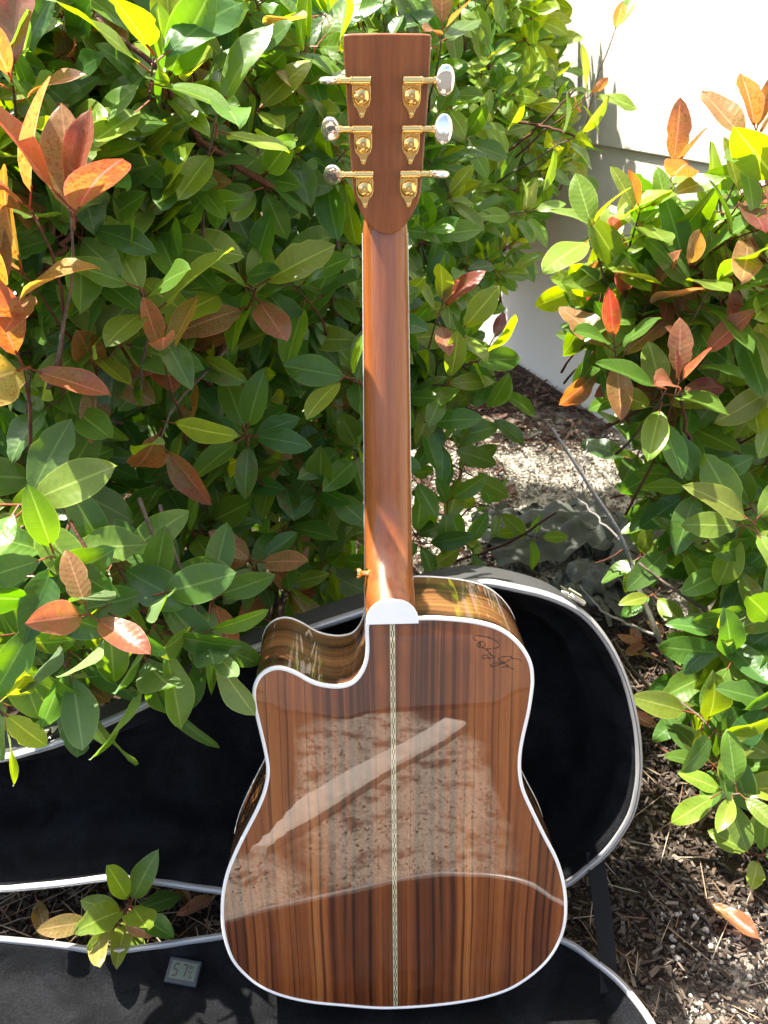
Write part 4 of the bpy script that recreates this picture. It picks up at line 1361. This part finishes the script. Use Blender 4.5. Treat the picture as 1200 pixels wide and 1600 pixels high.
for bname, (nm, lab, loc) in BUSH.items():
    r = empty(nm, loc)
    tag(r, lab, 'bush' if bname != 'shoot' else 'plant', 'photinia plants around the case')
    ROOT[bname] = r
    idx = [i for i, l in enumerate(LEAVES) if l[0] == bname]
    idx.sort(key=lambda i: -count[i])
    single = [i for i in idx[:300] if count[i] > 0]
    rest = [i for i in idx if i not in set(single)]
    inv = Matrix.Translation(-loc)
    for i in single:
        _, tp, m, c = LEAVES[i]
        o = bpy.data.objects.new('leaf', TPL_ME[tp])
        COL.objects.link(o)
        o.parent = r
        o.matrix_local = inv @ m
        o.color = c
    if rest:
        vv, ff, uu, cc, ss = [], [], [], [], []
        base = 0
        for i in rest:
            _, tp, m, c = LEAVES[i]
            vs, uv, fs = TPL[tp]
            A4 = np.array(inv @ m)
            vv.append(vs @ A4[:3, :3].T + A4[:3, 3])
            ff += [tuple(k + base for k in f) for f in fs]
            uu.append(uv); cc.append(np.tile(np.array(c), (len(vs), 1))); ss.append(np.full(len(vs), random.random()))
            base += len(vs)
        me = bpy.data.meshes.new('foliage')
        me.from_pydata(np.vstack(vv).tolist(), [], ff)
        li = np.empty(len(me.loops), dtype=np.int32); me.loops.foreach_get('vertex_index', li)
        ul = me.uv_layers.new(name='UVMap'); ul.data.foreach_set('uv', np.vstack(uu)[li].ravel())
        ca = me.color_attributes.new('leafcol', 'FLOAT_COLOR', 'POINT'); ca.data.foreach_set('color', np.vstack(cc).ravel())
        sa = me.attributes.new('leafseed', 'FLOAT', 'POINT'); sa.data.foreach_set('value', np.concatenate(ss))
        me.polygons.foreach_set('use_smooth', [True] * len(me.polygons))
        me.materials.append(M['leaf_mass'])
        o = bpy.data.objects.new('foliage', me); COL.objects.link(o); o.parent = r
        o['kind'] = 'stuff'
    for red in (True, False):
        b = MB()
        for (pts, rr, rd) in TWIGS.get(bname, []):
            if rd == red: b.tube([p - loc for p in pts], rr, 5)
        if b.v:
            o = b.build('twigs', M['twig_red'] if red else M['bark'], r, auto=None)
            o['kind'] = 'stuff'


def branch(bush, pts, r0, r1, mat='bark', name='branch', n=18, wob=0.006, sides=8):
    """one limb through the given points, tapering from r0 to r1"""
    loc = ROOT[bush].location
    P = catmull([tuple(p) for p in pts], n, closed=False)
    b = MB()
    Q = [Vector(p) + Vector((mnoise.noise(Vector((i * 0.6, 1, r0 * 900))), mnoise.noise(Vector((i * 0.6, 5, r0 * 900))), 0)) * wob for i, p in enumerate(P)]
    b.tube([q - loc for q in Q], [r0 + (r1 - r0) * i / (n - 1) for i in range(n)], sides)
    return b.build(name, M[mat], ROOT[bush], auto=None)


# trunks and limbs of the bushes
for k in range(11):
    bx = -0.80 + k * 0.068 + random.uniform(-0.03, 0.03); by = 1.22 + random.uniform(-0.1, 0.2)
    top = Vector((bx + random.uniform(-0.2, 0.1), by - random.uniform(0.0, 0.2), random.uniform(0.65, 0.95)))
    mid = Vector((bx + random.uniform(-0.08, 0.08), by, 0.45))
    branch('left', [Vector((bx, by, -0.02)), mid, (mid + top) / 2 + rnd_unit() * 0.04, top], random.uniform(0.006, 0.013), 0.002, name='stem')
for k in range(7):
    bx = 0.0 + k * 0.04; by = 1.95 + random.uniform(-0.1, 0.4)
    top = Vector((bx + random.uniform(-0.1, 0.15), by + random.uniform(-0.2, 0.2), random.uniform(0.6, 0.85)))
    branch('middle', [Vector((bx, by, -0.02)), (Vector((bx, by, 0)) + top) / 2 + rnd_unit() * 0.12, top], random.uniform(0.005, 0.008), 0.0015, name='stem', wob=0.02)
for k in range(8):
    bx = 0.60 + k * 0.035; by = 1.18 + random.uniform(-0.1, 0.2)
    top = Vector((bx + random.uniform(-0.2, 0.15), by - random.uniform(0.0, 0.2), random.uniform(0.5, 0.95)))
    branch('right', [Vector((bx, by, -0.02)), (Vector((bx, by, 0)) + top) / 2 + rnd_unit() * 0.06, top], random.uniform(0.005, 0.010), 0.002, name='stem')
# visible limbs
branch('left', [at(150, 30, 0.90), at(255, 120, 0.90), at(300, 205, 0.92), at(395, 275, 0.97), at(440, 300, 1.02)], 0.0024, 0.0045, 'twig_red')
branch('left', [at(300, 30, 0.93), at(302, 150, 0.95), at(310, 230, 0.97)], 0.002, 0.003, 'twig_red')
branch('left', [at(120, 340, 0.80), at(95, 395, 0.80), at(60, 430, 0.81)], 0.0022, 0.003, 'twig_red')
branch('left', [at(320, 540, 1.0), at(335, 660, 1.02), at(350, 760, 1.05)], 0.004, 0.006)
branch('left', [at(525, 345, 1.1), at(535, 480, 1.12), at(520, 600, 1.15), at(500, 700, 1.2)], 0.003, 0.006)
branch('left', [at(170, 985, 0.60), at(225, 955, 0.66), at(300, 935, 0.74), at(380, 930, 0.86)], 0.0018, 0.0035, 'twig_red')
branch('left', [at(330, 1010, 0.63), at(270, 990, 0.63), at(225, 955, 0.66)], 0.0016, 0.003, 'twig_red')
branch('middle', [at(900, 140, 1.68), at(850, 190, 1.7), at(790, 240, 1.75)], 0.0018, 0.003, 'twig_red')
branch('middle', [at(905, 215, 1.65), at(860, 200, 1.68), at(810, 190, 1.75)], 0.002, 0.003, 'twig_red')
branch('middle', [at(780, 560, 1.30), at(730, 600, 1.32), at(690, 640, 1.36)], 0.002, 0.003, 'twig_red')
branch('middle', [at(870, 800, 1.22), at(790, 850, 1.24), at(690, 885, 1.28)], 0.002, 0.003, 'twig_red')
DW = 'deadwood'
branch('right', [at_ground(1112, 1215), at(1085, 1130, 1.0), at(1050, 1040, 1.02), at(1010, 950, 1.05), at(975, 850, 1.08), at(920, 760, 1.10), at(862, 668, 1.12)], 0.0065, 0.0022, DW, 'dead_branch')
branch('right', [at(975, 850, 1.08), at(925, 800, 1.12), at(880, 755, 1.16)], 0.0022, 0.001, DW, 'dead_branch')
branch('right', [at(1030, 995, 1.04), at(950, 960, 1.06), at(905, 915, 1.08)], 0.0032, 0.0012, DW, 'dead_branch')
branch('right', [at(1085, 1130, 1.0), at(1010, 1070, 1.02), at(960, 1000, 1.05)], 0.0042, 0.0016, 'bark', 'branch')
branch('right', [at(1170, 990, 0.95), at(1090, 945, 0.98), at(1000, 880, 1.02)], 0.004, 0.002, 'bark', 'branch')
branch('right', [at(910, 770, 1.11), at(912, 730, 1.11), at(920, 690, 1.12)], 0.0018, 0.0008, DW, 'dead_branch')
branch('right', [at(1062, 610, 0.98), at(1075, 680, 1.02), at(1100, 760, 1.08)], 0.0022, 0.004, 'twig_red')
branch('right', [at(950, 560, 1.06), at(960, 610, 1.07), at(985, 660, 1.1)], 0.0018, 0.003, 'twig_red')
branch('right', [at(1050, 290, 1.15), at(1062, 360, 1.15), at(1095, 440, 1.15), at(1115, 540, 1.15)], 0.0016, 0.003, 'bark')
branch('right', [at(1120, 300, 1.14), at(1140, 370, 1.14), at(1150, 450, 1.15)], 0.0016, 0.003, 'bark')
branch('shoot', [Vector((-0.345, 0.668, -0.01)), at(195, 1445, 0.640), at(200, 1412, 0.625)], 0.0022, 0.0016, 'twig_red', 'stem', 8, 0.0)
branch('shoot', [Vector((-0.345, 0.668, -0.005)), at(172, 1448, 0.635), at(150, 1438, 0.618)], 0.0018, 0.0012, 'twig_red', 'stem', 8, 0.0)
branch('shoot', [at(195, 1445, 0.640), at(190, 1446, 0.628), at(185, 1445, 0.615)], 0.0018, 0.0012, 'twig_red', 'stem', 8, 0.0)


# ------------------------------------------------------------------ ground litter
def scatter_mesh(name, mat, P, dims, rots, cols, tpl_v, tpl_f, kind='stuff', label=None, cat=None):
    """many small pieces of one template in a single mesh"""
    n, k = len(P), len(tpl_v)
    tv = np.array(tpl_v)
    allv = np.einsum('nij,nkj->nki', rots, tv[None] * dims[:, None, :]) + P[:, None, :]
    tf = np.array(tpl_f)
    F_ = (tf[None] + (np.arange(n) * k)[:, None, None]).reshape(-1, tf.shape[1])
    me = bpy.data.meshes.new(name)
    me.from_pydata(allv.reshape(-1, 3).tolist(), [], F_.tolist())
    ca = me.color_attributes.new('piececol', 'FLOAT_COLOR', 'POINT')
    c4 = np.concatenate([np.repeat(cols, k, 0), np.ones((n * k, 1))], 1)
    ca.data.foreach_set('color', c4.ravel())
    me.materials.append(mat)
    o = bpy.data.objects.new(name, me); COL.objects.link(o)
    tag(o, label, cat, kind=kind)
    return o


def rot_batch(n, tilt):
    yaw = rng.uniform(0, 2 * np.pi, n); p = rng.normal(0, tilt, n); r = rng.normal(0, tilt, n)
    cy, sy, cp, sp, cr, sr = np.cos(yaw), np.sin(yaw), np.cos(p), np.sin(p), np.cos(r), np.sin(r)
    R = np.empty((n, 3, 3))
    R[:, 0] = np.stack([cy * cp, cy * sp * sr - sy * cr, cy * sp * cr + sy * sr], 1)
    R[:, 1] = np.stack([sy * cp, sy * sp * sr + cy * cr, sy * sp * cr - cy * sr], 1)
    R[:, 2] = np.stack([-sp, cp * sr, cp * cr], 1)
    return R


CHIP_V = [(-1, -0.8, -1), (-0.7, 1, -1), (1, 0.5, -1), (0.8, -1, -1), (-0.95, -0.7, 1), (-0.7, 0.9, 1), (1, 0.4, 1), (0.75, -0.9, 1)]
CHIP_F = [(0, 1, 2, 3), (7, 6, 5, 4), (0, 4, 5, 1), (1, 5, 6, 2), (2, 6, 7, 3), (3, 7, 4, 0)]


def in_lid(x, y):
    return inside(CR, x, (0.641 - y) / 0.92)


def chips(name, label, rects, n, lmin, lmax, pal, tilt=0.28):
    P = []
    tot = sum((r[1] - r[0]) * (r[3] - r[2]) for r in rects)
    for r in rects:
        m_ = int(n * (r[1] - r[0]) * (r[3] - r[2]) / tot)
        P.append(np.stack([rng.uniform(r[0], r[1], m_), rng.uniform(r[2], r[3], m_), rng.uniform(0.0, 0.012, m_)], 1))
    P = np.vstack(P)
    keep = np.array([not in_lid(p[0], p[1]) and (Vector(p) - W0).dot(WN) > 0.02 for p in P])
    P = P[keep]
    n = len(P)
    L = rng.uniform(lmin, lmax, n) * rng.choice([0.6, 1.0, 1.5], n)
    dims = np.stack([L / 2, L * rng.uniform(0.07, 0.20, n), rng.uniform(0.0006, 0.0018, n)], 1)
    pal = np.array(pal)
    cols = pal[rng.integers(0, len(pal), n)] * rng.uniform(0.4, 0.9, (n, 1))
    return scatter_mesh(name, M['chips'], P, dims, rot_batch(n, tilt), cols, CHIP_V, CHIP_F, label=label, cat='mulch')


CHIP_PAL = [(0.040, 0.028, 0.020), (0.065, 0.046, 0.033), (0.105, 0.078, 0.058), (0.15, 0.118, 0.09), (0.075, 0.053, 0.038), (0.21, 0.17, 0.13), (0.055, 0.038, 0.027), (0.13, 0.086, 0.058)]
chips('wood_chips', 'weathered brown wood chip mulch beside and under the case', [(0.20, 0.85, 0.40, 1.35), (-0.75, 0.25, 0.60, 0.86)], 21000, 0.005, 0.015, CHIP_PAL)
chips('bark_mulch', 'dark reddish bark mulch at the foot of the wall', [(-0.1, 0.72, 2.15, 3.0), (-0.9, 0.35, 0.9, 2.1)], 8000, 0.014, 0.032, [(0.13, 0.065, 0.04), (0.09, 0.045, 0.03), (0.18, 0.10, 0.065), (0.24, 0.16, 0.11)], 0.35)
chips('front_litter', 'scattered bark pieces on the ground in front of the case', [(-0.6, 0.6, -0.85, 0.17)], 3500, 0.002, 0.006, CHIP_PAL)
# thin dry needles and stalks
nN = 420
P = np.vstack([np.stack([rng.uniform(0.25, 0.8, nN // 2), rng.uniform(0.42, 1.3, nN // 2), rng.uniform(0.008, 0.018, nN // 2)], 1), np.stack([rng.uniform(-0.62, -0.1, nN // 2), rng.uniform(0.62, 0.78, nN // 2), rng.uniform(0.008, 0.022, nN // 2)], 1)])
P = P[[not in_lid(p[0], p[1]) for p in P]]
nN = len(P)
cols = np.array([(0.30, 0.22, 0.14), (0.20, 0.12, 0.07), (0.38, 0.31, 0.22)])[rng.integers(0, 3, nN)]
scatter_mesh('dry_needles', M['chips'], P, np.stack([rng.uniform(0.015, 0.045, nN), np.full(nN, 0.0006), np.full(nN, 0.0006)], 1), rot_batch(nN, 0.2), cols, CHIP_V, CHIP_F, label='thin dry needles and stalks lying on the wood chips', cat='needles')
# grit
bmi = bmesh.new(); bmesh.ops.create_icosphere(bmi, subdivisions=1, radius=1.0)
ico_v = [tuple(v.co) for v in bmi.verts]; ico_f = [tuple(v.index for v in f.verts) for f in bmi.faces]; bmi.free()
nG = 9000
P = np.stack([rng.uniform(0.02, 0.85, nG), rng.uniform(1.32, 2.3, nG), rng.uniform(-0.002, 0.004, nG)], 1)
P = P[[(Vector(p) - W0).dot(WN) > 0.03 for p in P]]
P2 = np.stack([rng.uniform(0.38, 0.8, 1500), rng.uniform(0.40, 0.70, 1500), rng.uniform(-0.001, 0.006, 1500)], 1)
P = np.vstack([P, P2]); nG = len(P)
cols = np.array([(0.42, 0.38, 0.31), (0.28, 0.25, 0.20), (0.52, 0.48, 0.41), (0.16, 0.13, 0.10)])[rng.integers(0, 4, nG)] * rng.uniform(0.7, 1.2, (nG, 1))
s_ = rng.uniform(0.0016, 0.0048, (nG, 1)) * np.where(rng.random((nG, 1)) < 0.06, 1.8, 1.0)
scatter_mesh('gravel', M['stones'], P, s_ * rng.uniform(0.6, 1.2, (nG, 3)), rot_batch(nG, 1.0), cols, ico_v, ico_f, label='fine pale gravel in the clearing between the bushes', cat='gravel')

# fallen leaves one can pick out
FALL = [
    (985, 985, 'orange', 'curled orange dry leaf in the sunlit pile right of the case', 0.060), (1012, 975, 'orange', None, 0.066), (1000, 1010, 'brown', None, 0.060), (1035, 1015, 'orange', None, 0.055), (1018, 1035, 'yellow', None, 0.050), (975, 1030, 'brown', None, 0.052),
    (1050, 1288, 'brown', 'large red-brown dry leaf on mulch beside the lower case rim', 0.075), (1030, 1145, 'brown', 'brown dry leaf at the foot of the dead branch', 0.070), (1095, 1250, 'brown', 'broad dull brown leaf under the low right whorl', 0.07), (1110, 1420, 'brown', 'dark brown leaf lying below the lowest right leaves', 0.07),
    (300, 1425, 'brown', 'pale withered leaf lit by sun in the case gap', 0.05), (340, 1405, 'brown', 'upright brown leaf in the case gap next to the guitar', 0.06), (60, 1415, 'yellow', 'olive leaf lying in the case gap at far left', 0.06), (940, 1480, 'yellow', 'small yellowish leaf beside the black strap', 0.03),
]
for i, (px, py, kind, lab, L) in enumerate(FALL):
    g = at_ground(px, py, 0.016)
    vs, uv, fs = TPL[18 + i % 4]
    o = bpy.data.objects.new('fallen_leaf', TPL_ME[18 + i % 4]); COL.objects.link(o)
    a = random.uniform(0, 6.28)
    o.matrix_world = Matrix.Translation(g + Vector((0, 0, 0.010))) @ Matrix.Rotation(a, 4, 'Z') @ Matrix.Rotation(random.uniform(-0.3, 0.3), 4, 'X') @ Matrix.Diagonal((L, L, L, 1))
    o.color = pick_col(kind)
    if i < 6: tag(o, 'curled dry leaf in the sunlit orange pile right of the case', 'leaf', 'dry leaves in a pile beside the case')
    else: tag(o, lab, 'leaf', 'fallen leaves on the mulch')

# crumpled weed fabric with a frayed edge
def fabric_sheet(name, label, c, sx, sy, seed, ang):
    nx_, ny_ = 34, 22
    vs, fs = [], []
    R = Matrix.Rotation(ang, 3, 'Z')
    for j in range(ny_):
        for i in range(nx_):
            u, v = i / (nx_ - 1) - 0.5, j / (ny_ - 1) - 0.5
            e = 0.03 * mnoise.noise(Vector((u * 6, v * 6, seed)))
            z = 0.025 + 0.05 * abs(mnoise.noise(Vector((u * 4 + 3, v * 5, seed)))) + 0.03 * (1 - (2 * v) ** 2) + 0.012 * mnoise.noise(Vector((u * 14, v * 14, seed)))
            vs.append(R @ Vector((u * sx + e, v * sy + e, z)))
    for j in range(ny_ - 1):
        for i in range(nx_ - 1): fs.append((j * nx_ + i, j * nx_ + i + 1, (j + 1) * nx_ + i + 1, (j + 1) * nx_ + i))
    root = empty(name, c)
    tag(root, label, 'fabric')
    mesh_obj('cloth', vs, fs, M['fabric'], root)
    b = MB()
    for i in range(110):
        u = random.random()
        k = min(nx_ - 2, int(u * (nx_ - 1)))
        p = vs[k].lerp(vs[k + 1], u * (nx_ - 1) - k)
        d = R @ Vector((random.uniform(-0.3, 0.3), -1, random.uniform(-0.5, 0.1)))
        L = random.uniform(0.012, 0.035)
        b.tube([p, p + d * L * 0.5, p + d * L + Vector((random.uniform(-0.004, 0.004), 0, -L * 0.4))], [0.0006, 0.0006, 0.0004], 3)
    o = b.build('frayed_edge', M['fabric'], root, auto=None)
    o['kind'] = 'stuff'


fabric_sheet('weed_fabric', 'grey crumpled weed fabric with frayed edge behind the case top', at_ground(855, 850), 0.34, 0.22, 1.0, 0.25)
fabric_sheet('weed_fabric', 'folded grey-green weed fabric under the right bush branches', at_ground(1060, 870), 0.32, 0.24, 4.0, -0.2)
fabric_sheet('weed_fabric', 'strip of weed fabric showing beyond the case latch', at_ground(925, 945), 0.16, 0.16, 7.0, 0.9)
